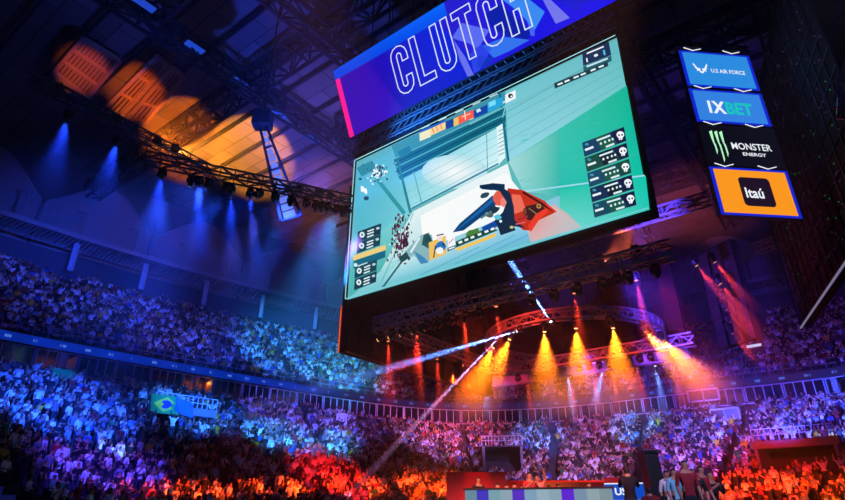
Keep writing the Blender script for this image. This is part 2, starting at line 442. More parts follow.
for k in range(7): ln(499, 132+k*4, 505, 129+k*4, .7, '#3f8c9c')
# sun patch shelf
ln(470, 120, 506, 102, 2, '#b5e6ea'); ln(470, 125, 506, 107, 1.2, '#76c6ce')
# blood marks and lamp marks on the left wall
for k in range(170):
    x = random.gauss(402, 4.8); y = random.gauss(239, 9.5); blob(x, y, random.uniform(.5, 1.6), random.uniform(.8, 2.6), random.choice(['#3a1430', '#541a44', '#241e3a', '#6e3050', '#c8ecec']), 6, .3)
for k in range(90):
    x = random.gauss(380, 4.5); y = random.gauss(173, 4.5); blob(x, y, random.uniform(.4, 1.5), random.uniform(.5, 1.8), random.choice(['#123a52', '#f2ffff', '#0c2c40', '#d6f4f8']), 5, .3)
blob(364, 190, 2, 4, '#f4ffff', 8, .3); blob(368, 199, 3.4, 2, '#123a52', 7, .4); blob(367, 192, 2.2, 3, '#ffffff', 8, .3); blob(362, 180, 1.5, 1.3, '#0e4a62')
# top strips: score bar
def strip(x0, y0, x1, y1, h, c):
    poly([(x0, y0), (x1, y1), (x1+.3, y1+h), (x0+.3, y0+h)], c)
strip(421, 134.5, 432, 130, 8, '#f6f0c0'); strip(432, 130, 447, 123, 7, '#ffd98a'); strip(421, 132, 447, 121, 2, '#1e5ccc')
for x in (434, 438, 442): ln(x, 129.5-(x-434)*.45, x+1.4, 134-(x-434)*.45, 1, '#f07830')
strip(447, 123, 459, 118, 8, '#123f9a'); strip(459, 118, 475, 111, 8, '#ff5a30'); strip(455, 120, 460, 118, 8, '#f5c65a')
ln(466, 112, 467, 121, 1, '#ffe8d0'); ln(463, 118.5, 472, 115, 1, '#ffd0b0'); strip(475, 112, 489, 106, 8, '#1646a6'); ln(478, 113, 482, 111, 3, '#d8f0ff'); strip(489, 105, 504, 98, 9, '#28a8e0'); strip(490, 104, 497, 101, 5, '#7ae0ff')
strip(506.5, 96.5, 517, 91.5, 8.5, '#f4fcff'); blob(512, 97.5, 2.6, 2.4, '#101c2c', 8); blob(512.8, 98, 1.1, 1, '#f4fcff', 6)
for k in range(5): ln(423+k*17, 130-k*7.8, 431+k*17, 126.5-k*7.8, .9, '#e8fbff')
# weapon panels top right
poly([(583.5, 55), (610, 43.5), (612.5, 57), (584.5, 68)], '#0c2f56'); poly([(584.5, 68.5), (612.5, 57.5), (613, 63), (585, 74)], '#17606c')
ln(588, 55.5, 605, 48.5, 1.4, '#f2fbff'); ln(588, 60, 588.6, 64, 1.4, '#fff'.replace('fff', 'ffffff')); ln(595.5, 58, 599, 56.5, 2.4, '#e8f6ff'); ln(605, 52, 606, 57, 2, '#4cc0e8')
ln(588, 68.6, 609, 60.4, 1.6, '#d0f0ff')
poly([(555.5, 85), (609, 63.5), (609.6, 68), (556.2, 90.5)], '#0d3a4a')
for x in (559, 566, 575, 582, 592, 600): ln(x, 86.6-(x-559)*.42, x+5, 84.6-(x-559)*.42, 1.7, '#e8fbff')
# player cards: dark plates with skulls and small bars
def card(x0, y0, w, dy, h, c, skull=True, left=True):
    poly([(x0, y0), (x0+w, y0+dy), (x0+w+.9, y0+dy+h), (x0+.9, y0+h)], c)
cards = ['#0c3f66', '#0b4d44', '#0d4c6a', '#0a2f56', '#0d4a5e']
for i in range(5):
    x0 = 583.5+i*2.6; y0 = 144.5+i*15.2; w = 41.8; dy = -15.8+i*.8
    def q(s, t, x0=x0, y0=y0, w=w, dy=dy, h=14.4): return (x0+w*s+2.4*t, y0+dy*s+h*t)
    poly([q(0, 0), q(1, 0), q(1, 1), q(0, 1)], cards[i]); poly([q(.3, 0), q(.62, 0), q(.78, 1), q(.42, 1)], '#07202f' if i % 2 else '#0f5a48'); poly([q(.66, 0), q(1, 0), q(1, .95), q(.8, .95)], '#0b1c44' if i != 2 else '#0c4a3c')
    ln(*q(0, 1), *q(1, 1), .7, '#58b8b0')
    cx, cy = q(.89, .42); blob(cx, cy, 3.9, 3.5, '#f4fcff', 12); poly([(cx-2, cy+2), (cx+2.2, cy+1.4), (cx+2, cy+5), (cx-1.4, cy+5.4)], '#f4fcff')
    blob(cx-1.4, cy+.6, 1.0, 1.0, '#0a1c2c', 8); blob(cx+1.7, cy+.2, 1.0, 1.0, '#0a1c2c', 8); ln(cx-.2, cy+3.4, cx-.1, cy+5, .6, '#0a1c2c')
    a1 = q(.04, .55); a2 = q(.24, .55); ln(*a1, *a2, 2.2, '#eaf8ff'); a1 = q(.34, .22); a2 = q(.66, .22); ln(*a1, *a2, 1.7, '#e0f4ff')
    for s in (.42, .52, .62, .7): cx, cy = q(s, .52); blob(cx, cy, 1.1, 1.3, '#e8f8ff', 7)
    a1 = q(.52, .86); a2 = q(.72, .86); ln(*a1, *a2, 2., '#d8f2f4'); cx, cy = q(.1, .22); blob(cx, cy, 1.9, 1.2, '#4cb8d8', 8); blob(cx, cy, .9, .6, '#082838', 6)
for i in range(5):
    y0 = [233, 244, 258, 269, 280.5][i]; x0 = [360, 359.5, 358, 357.5, 357.2][i]; w = 23.5-(i > 2)*1.5
    def q(s, t, x0=x0, y0=y0, w=w, h=11.0): return (x0+w*s-.7*t, y0-8.5*s+h*t)
    if i == 2:
        poly([(355.5, 257), (388, 246), (388, 251), (355.5, 262)], '#f3d27e'); poly([(356, 262), (388, 251.5), (387.5, 258.5), (356, 270)], '#0c6884'); ln(360, 267.5, 370, 264, 1.6, '#c8ecf0'); blob(358, 266, 1.8, 2, '#dff6ff', 8); continue
    poly([q(0, 0), q(1, 0), q(1, 1), q(0, 1)], '#0a4456' if i % 2 else '#083a4c'); ln(*q(0, 1), *q(1, 1), .5, '#3a9aa4')
    cx, cy = q(.2, .42); blob(cx, cy, 2.6, 3, '#e6f6fa', 10); blob(cx, cy, 1.2, 1.4, '#5a8890', 8)
    for s, t in ((.42, .3), (.42, .55), (.42, .82)):
        a1 = q(s, t); a2 = q(s+.28, t); ln(*a1, *a2, 1.3, '#dff4f8')
    a1 = q(.8, .35); a2 = q(.93, .35); ln(*a1, *a2, 2.2, '#b8dce0')
# fallen figure, portrait card and bottom bar
poly([(400, 262), (413, 247), (424, 236), (434, 236), (436, 246), (432, 262), (424, 266), (416, 256), (406, 263)], '#88b8c0')
poly([(426, 236), (431, 234), (435, 243), (431, 250), (424, 246)], '#245c5c'); blob(430, 241, 3, 4, '#1b4a50'); poly([(401, 259), (409, 253), (412, 259), (404, 264)], '#1d4c50'); poly([(416, 252), (427, 259), (431, 264), (423, 265)], '#3c88b8'); ln(413, 254, 422, 239, 2.2, '#d8f0f4')
poly([(431, 244), (448, 237), (449, 255), (432, 262)], '#f4c464'); blob(443, 248, 5.4, 5.4, '#2a74c0', 12, .1); blob(442, 252, 4, 3.4, '#f2f8ff', 9, .1); blob(442, 240, 3, 2.6, '#f0e4d8', 10); ln(439, 237, 446, 235.5, 1.2, '#3c2c2c')
blob(446, 246, 1.2, 1.2, '#0c1c3c', 6); ln(436, 259, 438, 247, 1.2, '#183c50')
poly([(450, 241), (457, 238), (457.6, 246), (450.6, 249)], '#f8fbff'); ln(451, 245, 456, 240, .8, '#e06070'); poly([(450, 249.5), (458, 246.5), (458, 249.5), (450, 253)], '#16242c'); ln(451, 250.6, 457, 248.4, 1.4, '#f0f8ff')
poly([(458, 243), (498, 226), (500, 232), (458.5, 249)], '#184a3c'); blob(474, 234, 7, 3.4, '#4c8438', 10, .3, -.3); poly([(484, 229), (499, 221), (501, 228), (486, 234)], '#0f4aa0')
for x in (461, 467, 473, 480, 487, 493): ln(x, 244.4-(x-461)*.41, x+3.6, 243-(x-461)*.41, 2.2, '#f2fbff')
poly([(458.5, 250), (498, 234.6), (498.4, 238), (459, 253)], '#f8c858')
# knife, glove and bare forearm
poly([(533, 243.8), (583, 229), (570, 216), (556, 206), (534, 214), (528, 228)], '#d4b4b4'); grad([(534, 218), (556, 208), (582, 228.5), (536, 242.5)], ['#e89088', '#d8c0c0', '#b8c4cc', '#dcb8b8'])
poly([(455, 234), (462, 225), (481, 209), (495, 197), (499, 206), (486, 217), (466, 232)], '#0d4378'); poly([(457, 233), (482, 211), (496, 199), (497, 202), (484, 213), (462, 230)], '#1c64ac')
poly([(510, 190), (525, 192), (547, 203), (558, 214), (541, 222), (532, 232), (526, 232), (512, 222), (508, 205)], '#c8301c')
poly([(514, 196), (523, 197), (528, 212), (516, 216)], '#f2705a'); blob(502, 200, 6.5, 7.5, '#e8604c', 12, .1); blob(506, 204, 3.4, 5, '#f08a7c', 10)
poly([(482, 187), (492, 186), (504, 189), (512, 194), (516, 208), (517, 222), (528, 230), (517, 228), (503, 232), (497, 222), (505, 214), (509, 204), (502, 193), (492, 191), (482, 190)], '#0f2a48')
poly([(528, 208), (542, 205), (548, 211), (540, 221), (530, 222), (526, 216)], '#3c1c22'); blob(541, 208, 2.4, 2.4, '#c8a050', 10); blob(541, 208, 1.3, 1.3, '#3a2c20', 8)
ln(525, 194, 556, 213, 2.2, '#3a1018'); ln(548, 206, 558, 214, 2., '#e83820'); poly([(538, 216), (548, 210), (551, 213), (541, 222), (533, 234), (530, 228)], '#ec3c28')
poly([(482, 187), (495, 185), (507, 186), (507, 191), (494, 192), (484, 191)], '#0c2c50'); blob(487, 197, 5, 2.6, '#274a58', 10, .1, -.4); blob(496, 212, 6, 4, '#1c3448', 10, .2, -.4); blob(492, 217, 4, 2.4, '#4a6460', 9, .2); ln(483, 220, 494, 213, 2, '#5c8088')
blob(500, 219, 4, 3, '#5cc8e0', 9, .2); poly([(498, 222), (512, 219), (518, 232), (503, 237)], '#112a44'); blob(503, 223, 1.5, 1.5, '#e6f4fa', 8); blob(499, 230, 1.6, 1.6, '#b8d8e4', 8); blob(514, 229, 2, 1.6, '#c8c87c', 7)
ln(520, 222, 530, 218, 2.2, '#a02838'); ln(518, 226, 528, 224, 1.2, '#e86070'); blob(527, 214, 2.2, 4, '#7c3c2c', 9, .2); ln(531, 210, 539, 216, 1, '#8c7c4c')
# thin bright edge
for p, q2 in ((TL, TR), (BL, TL)): ln(*p, *q2, .8, '#a8f0f6')
ln(*BL, *BR, 1.1, '#7cd4dc')
PB.build('display', scr)
# header truss of the screen, two rows
hb = MB()
T0, T1 = c[0]+Z*.12, c[1]+Z*.12
def hz(s, z, d=0): return lx+(rx-lx)*s+Z*(zt+z)-SN*d
for z in (.45, .62, 1.15, 1.32, 1.85, 2.0):
    hb.bar(hz(-.01, z, .15), hz(1.01, z, .15), .035, 'alu_truss')
for i in range(30):
    s0, s1 = i/30, (i+1)/30
    hb.bar(hz(s0, .62, .15), hz(s1, 1.15, .15), .03, 'alu_truss'); hb.bar(hz(s0, 1.32, .15), hz((s0+s1)/2, 1.85, .15), .03, 'alu_truss'); hb.bar(hz((s0+s1)/2, 1.85, .15), hz(s1, 1.32, .15), .03, 'alu_truss')
    hb.bar(hz(s0, .1, .1), hz(s0, 2.0, .1), .04, 'dark_truss')
o = hb.build('screen_truss'); tag(o, 'silver lattice truss carrying the big video screen below the purple banner', 'truss')
mb = MB(); mb.hexa([hz(-.01, .13, -.2), hz(1.01, .13, -.2), hz(1.01, .13, -.6), hz(-.01, .13, -.6), hz(-.01, 2.05, -.2), hz(1.01, 2.05, -.2), hz(1.01, 2.05, -.6), hz(-.01, 2.05, -.6)], 'black_fabric')
mb.build('backing_cloth', o)
for i in range(9):
    mb = MB(); p = hz(.05+i*.11, 2.0, .0); mb.bar(p, Vector((p.x, p.y, 33+EYE)), .025, 'black_steel'); mb.build('hoist_chain', o)

# ------------------------------------------------------------------ leaning banner with outlined word
al = math.radians(24); V = (Z*math.cos(al)+TOWARD*math.sin(al)).normalized(); BN = V.cross(U).normalized()
if BN.dot(TOWARD) < 0: BN = -BN
Pb = onplane(350, 138, P0+TOWARD*.3, SN); Pb.z += 0
def bp(x, y): return onplane(x, y, Pb, BN)
def buv(x, y): d = bp(x, y)-Pb; return d.dot(U), d.dot(V)
ut, vt = buv(332, 72); UL = 16.2
b_e = empty('video_banner', Pb+U*UL/2); tag(b_e, 'leaning blue and purple video banner with a large outlined word above the big screen', 'video banner')
def bq(u, v, d=0): return Pb+U*u+V*v+BN*d
quad_box('cabinet', bq(-.05, vt+.05), bq(UL, vt+.05), bq(UL, -.05), bq(-.05, -.05), -BN, .4, 'black_fabric', b_e)
mb = MB()
def g4(u0, v0, u1, v1, u2, v2, u3, v3, cols, d, n=8):
    C4 = [np.array(S(k)) for k in cols]; q4 = [np.array(k, float) for k in ((u0, v0), (u1, v1), (u2, v2), (u3, v3))]
    bi = lambda v, s, t: (v[0]*(1-s)+v[1]*s)*(1-t)+(v[3]*(1-s)+v[2]*s)*t
    for i in range(n):
        for j in range(n):
            cs = [(i/n, j/n), ((i+1)/n, j/n), ((i+1)/n, (j+1)/n), (i/n, (j+1)/n)]
            mb.face([bq(*bi(q4, s, t), d) for s, t in cs], 'led_picture', [tuple(bi(C4, s, t)) for s, t in cs])
g4(0, vt, UL, vt, UL, 0, 0, 0, ['#3600a8', '#0a24ee', '#0010f0', '#3c08b4'], .01)
g4(2.3, vt, 7, vt, 9, 0, 4, 0, ['#2408b8', '#0820e0', '#0618d8', '#2008b8'], .012)
g4(0, vt, 8, vt, 8, vt*.82, 0, vt*.86, ['#0848e8', '#0868ff', '#0450f0', '#0540e0'], .016)
g4(0, vt*.86, .35, vt*.86, .35, 0, 0, 0, ['#ff1890']*4, .02, 1)
def bpoly(pts, cc, d=.024): mb.face([bp(x, y)+BN*d for x, y in pts], 'led_picture', S(cc))
# faceted shapes behind the lettering
bpoly([(452, 38), (462, 23), (490, 30), (478, 49), (470, 44)], '#5c6cf4'); bpoly([(454, 40), (466, 58), (474, 75), (468, 77), (460, 60)], '#6a70ee'); bpoly([(470, 54), (481, 44), (492, 48), (480, 70), (474, 74)], '#2c40e8')
bpoly([(486, 14), (500, 4), (530, 30), (529, 40), (505, 36), (492, 27)], '#0c1aa8', .026); bpoly([(483, 46), (505, 37), (530, 40), (508, 52), (494, 58)], '#3474f0'); bpoly([(478, 56), (495, 57), (484, 68), (477, 68)], '#0830c0')
bpoly([(503, 0), (530, 0), (545, 12), (535, 30), (519, 12)], '#3c8cf6', .025); bpoly([(543, 0), (551, 0), (570, 18), (556, 24)], '#7478ee'); bpoly([(527, 20), (534, 22), (535, 36), (531, 36)], '#4468f2'); bpoly([(556, 0), (590, 0), (578, 12)], '#0818d8')
mb.build('display', b_e)
mb = MB(); LW = .06
def outline(pts):
    n = len(pts)
    for i in range(n):
        a, b2 = pts[i], pts[(i+1) % n]; A, B = bq(a[0], a[1], .04), bq(b2[0], b2[1], .04); d = (B-A).normalized(); s = BN.cross(d)*(LW/2)
        mb.face([A-s-d*LW/2, B-s+d*LW/2, B+s+d*LW/2, A+s-d*LW/2], 'led_picture', S('#e4ecff'))
_, vbase = buv(421, 86); uL, _ = buv(421, 86); uH, vH = buv(512, 35); _, vtop = buv(413, 37)
pitch = (uH-uL)/4; lw = pitch*.78; lh = vtop-vbase; u00 = uL-pitch
print('banner', vt, vbase, vH, lh, pitch)
def arc(cx, cy, r0, r1, a0, a1, n=6): return [(cx+r0*math.cos(math.radians(a0+(a1-a0)*i/n)), cy+r1*math.sin(math.radians(a0+(a1-a0)*i/n))) for i in range(n+1)]
def letter(ch, u0):
    w, h, t = lw, lh, lw*.36; R = w*.5; r = R-t
    m_ = lambda P: [(u0+x, vbase+y) for x, y in P]
    if ch == 'L': outline(m_([(0, 0), (w, 0), (w, t), (t, t), (t, h), (0, h)]))
    if ch == 'T': outline(m_([(w/2-t/2, 0), (w/2+t/2, 0), (w/2+t/2, h-t), (w*1.02, h-t), (w*1.02, h), (-.02*w, h), (-.02*w, h-t), (w/2-t/2, h-t)]))
    if ch == 'H': outline(m_([(0, 0), (t, 0), (t, h*.42), (w-t, h*.42), (w-t, 0), (w, 0), (w, h), (w-t, h), (w-t, h*.6), (t, h*.6), (t, h), (0, h)]))
    if ch == 'U': outline(m_([(0, h), (0, R)]+arc(R, R, R, R, 180, 360)+[(w, h), (w-t, h), (w-t, R)]+arc(R, R, r, r, 0, -180)+[(t, h)]))
    if ch == 'C': outline(m_([(w, h*.66), (w, h-R)]+arc(R, h-R, R, R, 0, 180)+[(0, R)]+arc(R, R, R, R, 180, 360)+[(w, h*.34), (w-t, h*.34), (w-t, R)]+arc(R, R, r, r, 0, -180)+[(t, h-R)]+arc(R, h-R, r, r, 180, 0)+[(w-t, h*.66)]))
for i, ch in enumerate('CLUTCH'): letter(ch, u00+i*pitch)
mb.build('outlined_lettering', b_e)
for s in (.03, .25, .5, .75, .97):
    mb = MB(); p = bq(UL*s, vt, -.3); mb.bar(p, Vector((p.x, p.y, 33+EYE)), .03, 'black_steel'); mb.build('hoist_chain', b_e)

# ------------------------------------------------------------------ text on signs
def text_mesh(s, O, ux, uy, size, mname, name, parent, bold=0., squash=1., align='LEFT', color=None):
    cu = bpy.data.curves.new('t', 'FONT'); cu.body = s; cu.size = 1; cu.align_x = align; cu.offset = bold; cu.resolution_u = 3
    to = bpy.data.objects.new('t', cu); col.objects.link(to)
    dg = bpy.context.evaluated_depsgraph_get(); me = bpy.data.meshes.new_from_object(to.evaluated_get(dg))
    bpy.data.objects.remove(to)
    for v in me.vertices: v.co = O+ux*(v.co.x*size*squash)+uy*(v.co.y*size)
    me.materials.clear(); me.materials.append(MATS[mname]); me.name = name
    o = bpy.data.objects.new(name, me); col.objects.link(o)
    if parent: o.parent = parent; o.matrix_parent_inverse = Matrix.Translation(-parent.location)
    return o
mat('text_white', '#000000', .6, emit='#f2f8ff', es=1.); mat('text_green', '#000000', .6, emit='#b8ffc8', es=1.); mat('text_cyan', '#000000', .6, emit='#18c8c0', es=1.)
mat('led_orange', '#000000', .6, emit='#ff9a1c', es=1.0); mat('led_black', '#000000', .5, emit='#0a0a18', es=1.); mat('led_sky', '#000000', .6, emit='#2c8ee4', es=1.)
mat('led_sky_deep', '#000000', .6, emit='#3484e6', es=1.); mat('led_frame', '#000000', .6, emit='#1428d8', es=.9); mat('dark_brown', '#000000', .6, emit='#1e0f24', es=1.)
# four stacked sponsor panels
D = 20.0
bl_ = atd(722, 217, 1); k = D/bl_.y; bl_ = Vector((bl_.x*k, D, (bl_.z-EYE)*k+EYE))
be = math.radians(6); SU = Vector((math.cos(be), math.sin(be), 0)); SNv = Vector((math.sin(be), -math.cos(be), 0))
def q4s(x, y): return onplane(x, y, bl_, SNv)
def suv(x, y): d = q4s(x, y)-bl_; return d.dot(SU), d.z
def sq(u, v, d=0): return bl_+SU*u+Z*v+SNv*d
PW = suv(803, 219)[0]; 
rows = [suv(725, 215)[1], suv(712, 166)[1], suv(712, 165)[1], suv(700, 124)[1], suv(699, 122)[1], suv(691, 88)[1], suv(689, 86)[1], suv(681, 50)[1]]
print('sponsor', PW, rows)
names = [('orange sponsor panel with a dark rounded square, lowest of the four stacked panels', 'led_orange'), ('black sponsor panel with a green claw mark, third down in the stack', 'led_black'),
         ('blue sponsor panel with white and cyan lettering, second down in the stack', 'led_sky_deep'), ('light blue sponsor panel with a white winged emblem, topmost of the stack', 'led_sky')]
sponsor = []
for i, (lab, mm) in enumerate(names):
    v0, v1 = rows[i*2]+.02, rows[i*2+1]-.02
    off = -.12*(3-i)*0
    e = empty('sponsor_sign', sq(PW/2, v0)); tag(e, lab, 'LED panel'); sponsor.append((e, v0, v1))
    quad_box('cabinet', sq(0, v1, -.02), sq(PW, v1, -.02), sq(PW, v0, -.02), sq(0, v0, -.02), -SNv, .25, 'fixture_black', e)
    m1 = MB(); mg = .0 if i in (1,) else .16
    m1.face([sq(mg, v0+mg*.7, .01), sq(PW-mg, v0+mg*.7, .01), sq(PW-mg, v1-mg*.7, .01), sq(mg, v1-mg*.7, .01)], mm); m1.build('display', e)
    if mg:
        m1 = MB()
        m1.face([sq(0, v0, 0), sq(PW, v0, 0), sq(PW, v1, 0), sq(0, v1, 0)], 'led_frame'); m1.build('glowing_border', e)
    m1 = MB()
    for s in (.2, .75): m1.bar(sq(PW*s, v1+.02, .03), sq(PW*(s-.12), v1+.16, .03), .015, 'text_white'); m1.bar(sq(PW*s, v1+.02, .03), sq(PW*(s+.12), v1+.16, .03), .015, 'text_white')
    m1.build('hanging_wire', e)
e, v0, v1 = sponsor[3]; hh = v1-v0
text_mesh('U.S AIR FORCE', sq(PW*.38, v0+hh*.42, .02), SU, Z, hh*.15, 'text_white', 'lettering', e, .015, .8)
m1 = MB()
for sgn in (-1, 1):
    for k in range(3):
        w0 = .10+.10*k; m1.face([sq(PW*.25+sgn*.05, v0+hh*(.42+.05*k), .02), sq(PW*.25+sgn*(.34-.06*k), v0+hh*(.66-.09*k), .02), sq(PW*.25+sgn*(.36-.06*k), v0+hh*(.60-.09*k), .02), sq(PW*.25+sgn*.05, v0+hh*(.37+.05*k), .02)][::sgn], 'text_white')
m1.tube([sq(PW*.25, v0+hh*.4, .015), sq(PW*.25, v0+hh*.4, .025)], [.06, .06], 'text_white', 8); m1.build('emblem', e)
e, v0, v1 = sponsor[2]; hh = v1-v0
text_mesh('1X', sq(PW*.17, v0+hh*.30, .02), SU, Z, hh*.48, 'text_white', 'lettering', e, .04, .80)
text_mesh('BET', sq(PW*.43, v0+hh*.30, .02), SU, Z, hh*.48, 'text_cyan', 'cyan_lettering', e, .035, .86)
e, v0, v1 = sponsor[1]; hh = v1-v0
text_mesh('MONSTER', sq(PW*.36, v0+hh*.42, .02), SU, Z, hh*.23, 'text_white', 'lettering', e, .012, .84)
text_mesh('ENERGY', sq(PW*.48, v0+hh*.27, .02), SU, Z, hh*.11, 'text_white', 'small_lettering', e, .02, 1.25)
m1 = MB()
for k, (x, b0) in enumerate(((.14, .25), (.205, .06), (.27, .2))):
    X = PW*x; pts = [(X-.07, .82), (X+.08, .86), (X+.05, .55), (X+.09, .50), (X+.10, b0+.1), (X+.03, b0), (X+.02, .45), (X-.03, .6)]
    m1.face([sq(a, v0+hh*b, .02) for a, b in pts], 'text_green')
m1.build('claw_mark', e)
e, v0, v1 = sponsor[0]; hh = v1-v0
m1 = MB(); cx, cy, R_ = PW*.52, v0+hh*.5, hh*.3; pts = []
for (sx, sy, a0) in ((1, 1, 0), (-1, 1, 90), (-1, -1, 180), (1, -1, 270)):
    for k in range(5):
        t = math.radians(a0+k*22.5); pts.append((cx+sx*R_*.75+R_*.25*math.cos(t), cy+sy*R_*.75+R_*.25*math.sin(t)))
m1.face([sq(a, b, .02) for a, b in pts], 'dark_brown'); m1.build('rounded_square', e)
text_mesh('Itaú', sq(cx-R_*.8, cy-R_*.42, .03), SU, Z, R_*.98, 'text_white', 'lettering', e, .022, .82)
o = truss('sponsor_truss', sq(-.1, rows[7]+.35, -.1), sq(PW+.1, rows[7]+.35, -.1), .3, .3, 'dark_truss', .03, .35, 'short dark truss from which the four sponsor panels hang', cat='truss')
for s in (.1, .9):
    mb = MB(); p = sq(PW*s, rows[7]+.5, -.1); mb.bar(p, Vector((p.x, p.y, 33+EYE)), .02, 'black_steel'); mb.build('hoist_chain', o)

# ------------------------------------------------------------------ the other hanging screens seen from behind or edge-on
mb_ = None
def slab(label, a, b, z0, z1, thick=.5, edge=None, grid=True):
    a = Vector((a[0], a[1], 0)); b = Vector((b[0], b[1], 0)); d = (b-a).normalized(); nn = Vector((d.y, -d.x, 0)); L_ = (b-a).length
    if nn.dot(-a) < 0: nn = -nn
    e = empty('video_screen', (a+b)/2+Z*z0); tag(e, label, 'video screen')
    m1 = MB(); k = nn*thick
    m1.hexa([a+Z*z0, b+Z*z0, b+Z*z0+k, a+Z*z0+k, a+Z*z1, b+Z*z1, b+Z*z1+k, a+Z*z1+k], 'black_fabric'); m1.build('cabinet', e)
    m1 = MB(); nx = int(L_/1.0)+1; nz = int((z1-z0)/1.0)+1; kk = nn*(thick+.03)
    for i in range(nx+1): p = a+d*(L_*i/nx)+kk; m1.bar(p+Z*z0, p+Z*z1, .03, 'black_steel')
    for j in range(nz+1): z = z0+(z1-z0)*j/nz; m1.bar(a+kk+Z*z, b+kk+Z*z, .03, 'black_steel')
    m1.build('rear_frame', e)
    return e, a, b, nn
# left screen, side of the cube
h_ = 7.6; A_ = at(339, 353, h_)
s1 = slab('dark back of the left side screen, with a glowing red edge, behind the lit screen', (A_.x, A_.y), (A_.x+W.x*14, A_.y+W.y*14), h_+EYE, 17.5+EYE)
mat('led_redge', '#000000', .5, emit='#ff5a28', es=.9); mat('led_white_edge', '#000000', .5, emit='#9a90b8', es=.55)
m1 = MB(); m1.bar(s1[1]-W*.05+Z*(h_+EYE), s1[1]-W*.05+Z*(h_+2.5+EYE), .03, 'led_redge'); m1.build('glowing_edge', s1[0])
A_ = at(692, 359, 9.0); B_ = A_-U*15
s2 = slab('dark screen back hanging behind the round lighting truss', (A_.x, A_.y), (B_.x, B_.y), 9.0+EYE, 15.6+EYE)
A_ = at(763, 338, 9.0); B_ = at(726, 350, 9.0)
s3 = slab('narrow dark screen edge-on beside the column of red lamps', (A_.x, A_.y), (B_.x, B_.y), 9.0+EYE, 15.0+EYE)
A_ = at(812, 326, 9.5); B_ = at(845, 281, 9.5); dd = (B_-A_).normalized(); B_ = A_+dd*15
s4 = slab('huge dark screen back at the right, facing away beside the sponsor panels', (A_.x, A_.y), (B_.x, B_.y), 9.5+EYE, 21.5+EYE)
m1 = MB(); m1.bar(s4[1]+Z*(9.45+EYE)+s4[3]*.55, s4[2]+Z*(9.45+EYE)+s4[3]*.55, .035, 'led_white_edge'); m1.build('pale_bottom_edge', s4[0])
mat('pin_light', '#000000', .5, emit='#7c4ca0', es=.12); mat('pin_green', '#000000', .5, emit='#38c880', es=.15)
m1 = MB(); kk = s4[3]*.56; dL = (s4[2]-s4[1])
for i in range(260):
    p = s4[1]+dL*random.random()+Z*(9.6+EYE+random.random()*11.6)+kk; m1.box(p, (.022, 0, 0), (0, .022, 0), (0, 0, .022), 'pin_light' if random.random() < .85 else 'pin_green')
o = m1.build('indicator_lights', s4[0]); o['kind'] = 'stuff'

# ------------------------------------------------------------------ lighting trusses
lt = truss('lighting_truss', at(145, 158, 14), at(352, 202, 14), .45, .45, 'dark_truss', .035, .6, 'dark lighting truss under the orange roof, ending at the screen edge, with blue lamps')
truss('lighting_truss', at(34, 79, 15), at(212, 172, 15), .4, .4, 'dark_truss', .03, .6, 'lighting truss at far left under the slatted roof louvres, with amber uplights')
c1 = at(377, 325, 9); uN = W.dot(c1)
SQ0 = c1; SQ1 = c1+U*14.6; c2 = at(690, 346, 8.2)
side = 12.5
SQ2 = SQ1+W*side; SQ3 = SQ0+W*side
for a, b2, lab in ((SQ0, SQ1, 'front bar of the square lighting truss, just below the big screen'), (SQ0, SQ3, 'left bar of the square lighting truss, with red lamps'),
                   (SQ3, SQ3+U*12.2, 'far bar of the square lighting truss behind the ring')):
    truss('lighting_truss', a, b2, .6, .6, 'alu_truss', .045, .65, lab)
truss('lighting_truss', SQ0+W*5+Z*4.2+U*4, SQ1+W*5+Z*4.2+U*1, .5, .5, 'alu_truss', .04, .65, 'second truss running above and behind the front bar of the square truss')
# round truss
RC = (at(572, 308, 9.5)+at(572, 363, 9.5))/2; RR = (at(655, 335, 9.5)-at(486, 335, 9.5)).length/2
print('ring', RC, RR, 'stage')
def ringtruss(C_, R_, hgt, wid, n, m, lab):
    mb = MB(); cors = [(R_-wid/2, -hgt/2), (R_+wid/2, -hgt/2), (R_+wid/2, hgt/2), (R_-wid/2, hgt/2)]
    P = lambda k, i: C_+Vector((cors[k][0]*math.cos(2*PI*i/n), cors[k][0]*math.sin(2*PI*i/n), cors[k][1]))
    for i in range(n):
        for k in range(4): mb.bar(P(k, i), P(k, i+1), .045, m)
    for i in range(n):
        for k in range(4):
            k2 = (k+1) % 4; mb.bar(P(k, i), P(k2, i), .025, m)
            if i % 2: mb.bar(P(k, i), P(k2, i+1), .025, m)
            else: mb.bar(P(k2, i), P(k, i+1), .025, m)
    o = mb.build('round_truss'); tag(o, lab, 'truss'); return o
ringtruss(RC, RR, .5, .45, 44, 'alu_truss', 'round silver lighting truss with amber lamps hanging over the stage')
for i in range(4):
    t = PI/4+i*PI/2; p = RC+Vector((RR*math.cos(t), RR*math.sin(t), .3))

# vertical truss with the column of red lamps
vt0 = Vector((16.2, 29.0, 13.6+EYE)); truss('vertical_truss', vt0, vt0-Z*5.4, .4, .4, 'alu_truss', .035, .5, 'upright truss carrying the column of red lamps at the right')
# ladder truss piece at the right edge
truss('ladder_truss', atd(838, 113, 13), atd(852, 66, 13), .5, .12, 'alu_truss', .03, .45, 'short pale ladder truss at the upper right, in front of the dark screen back')
truss('cross_truss', at(735, 258, 19), at(790, 236, 19), .7, .7, 'alu_truss', .05, .8, 'silver truss corner behind the sponsor panels')

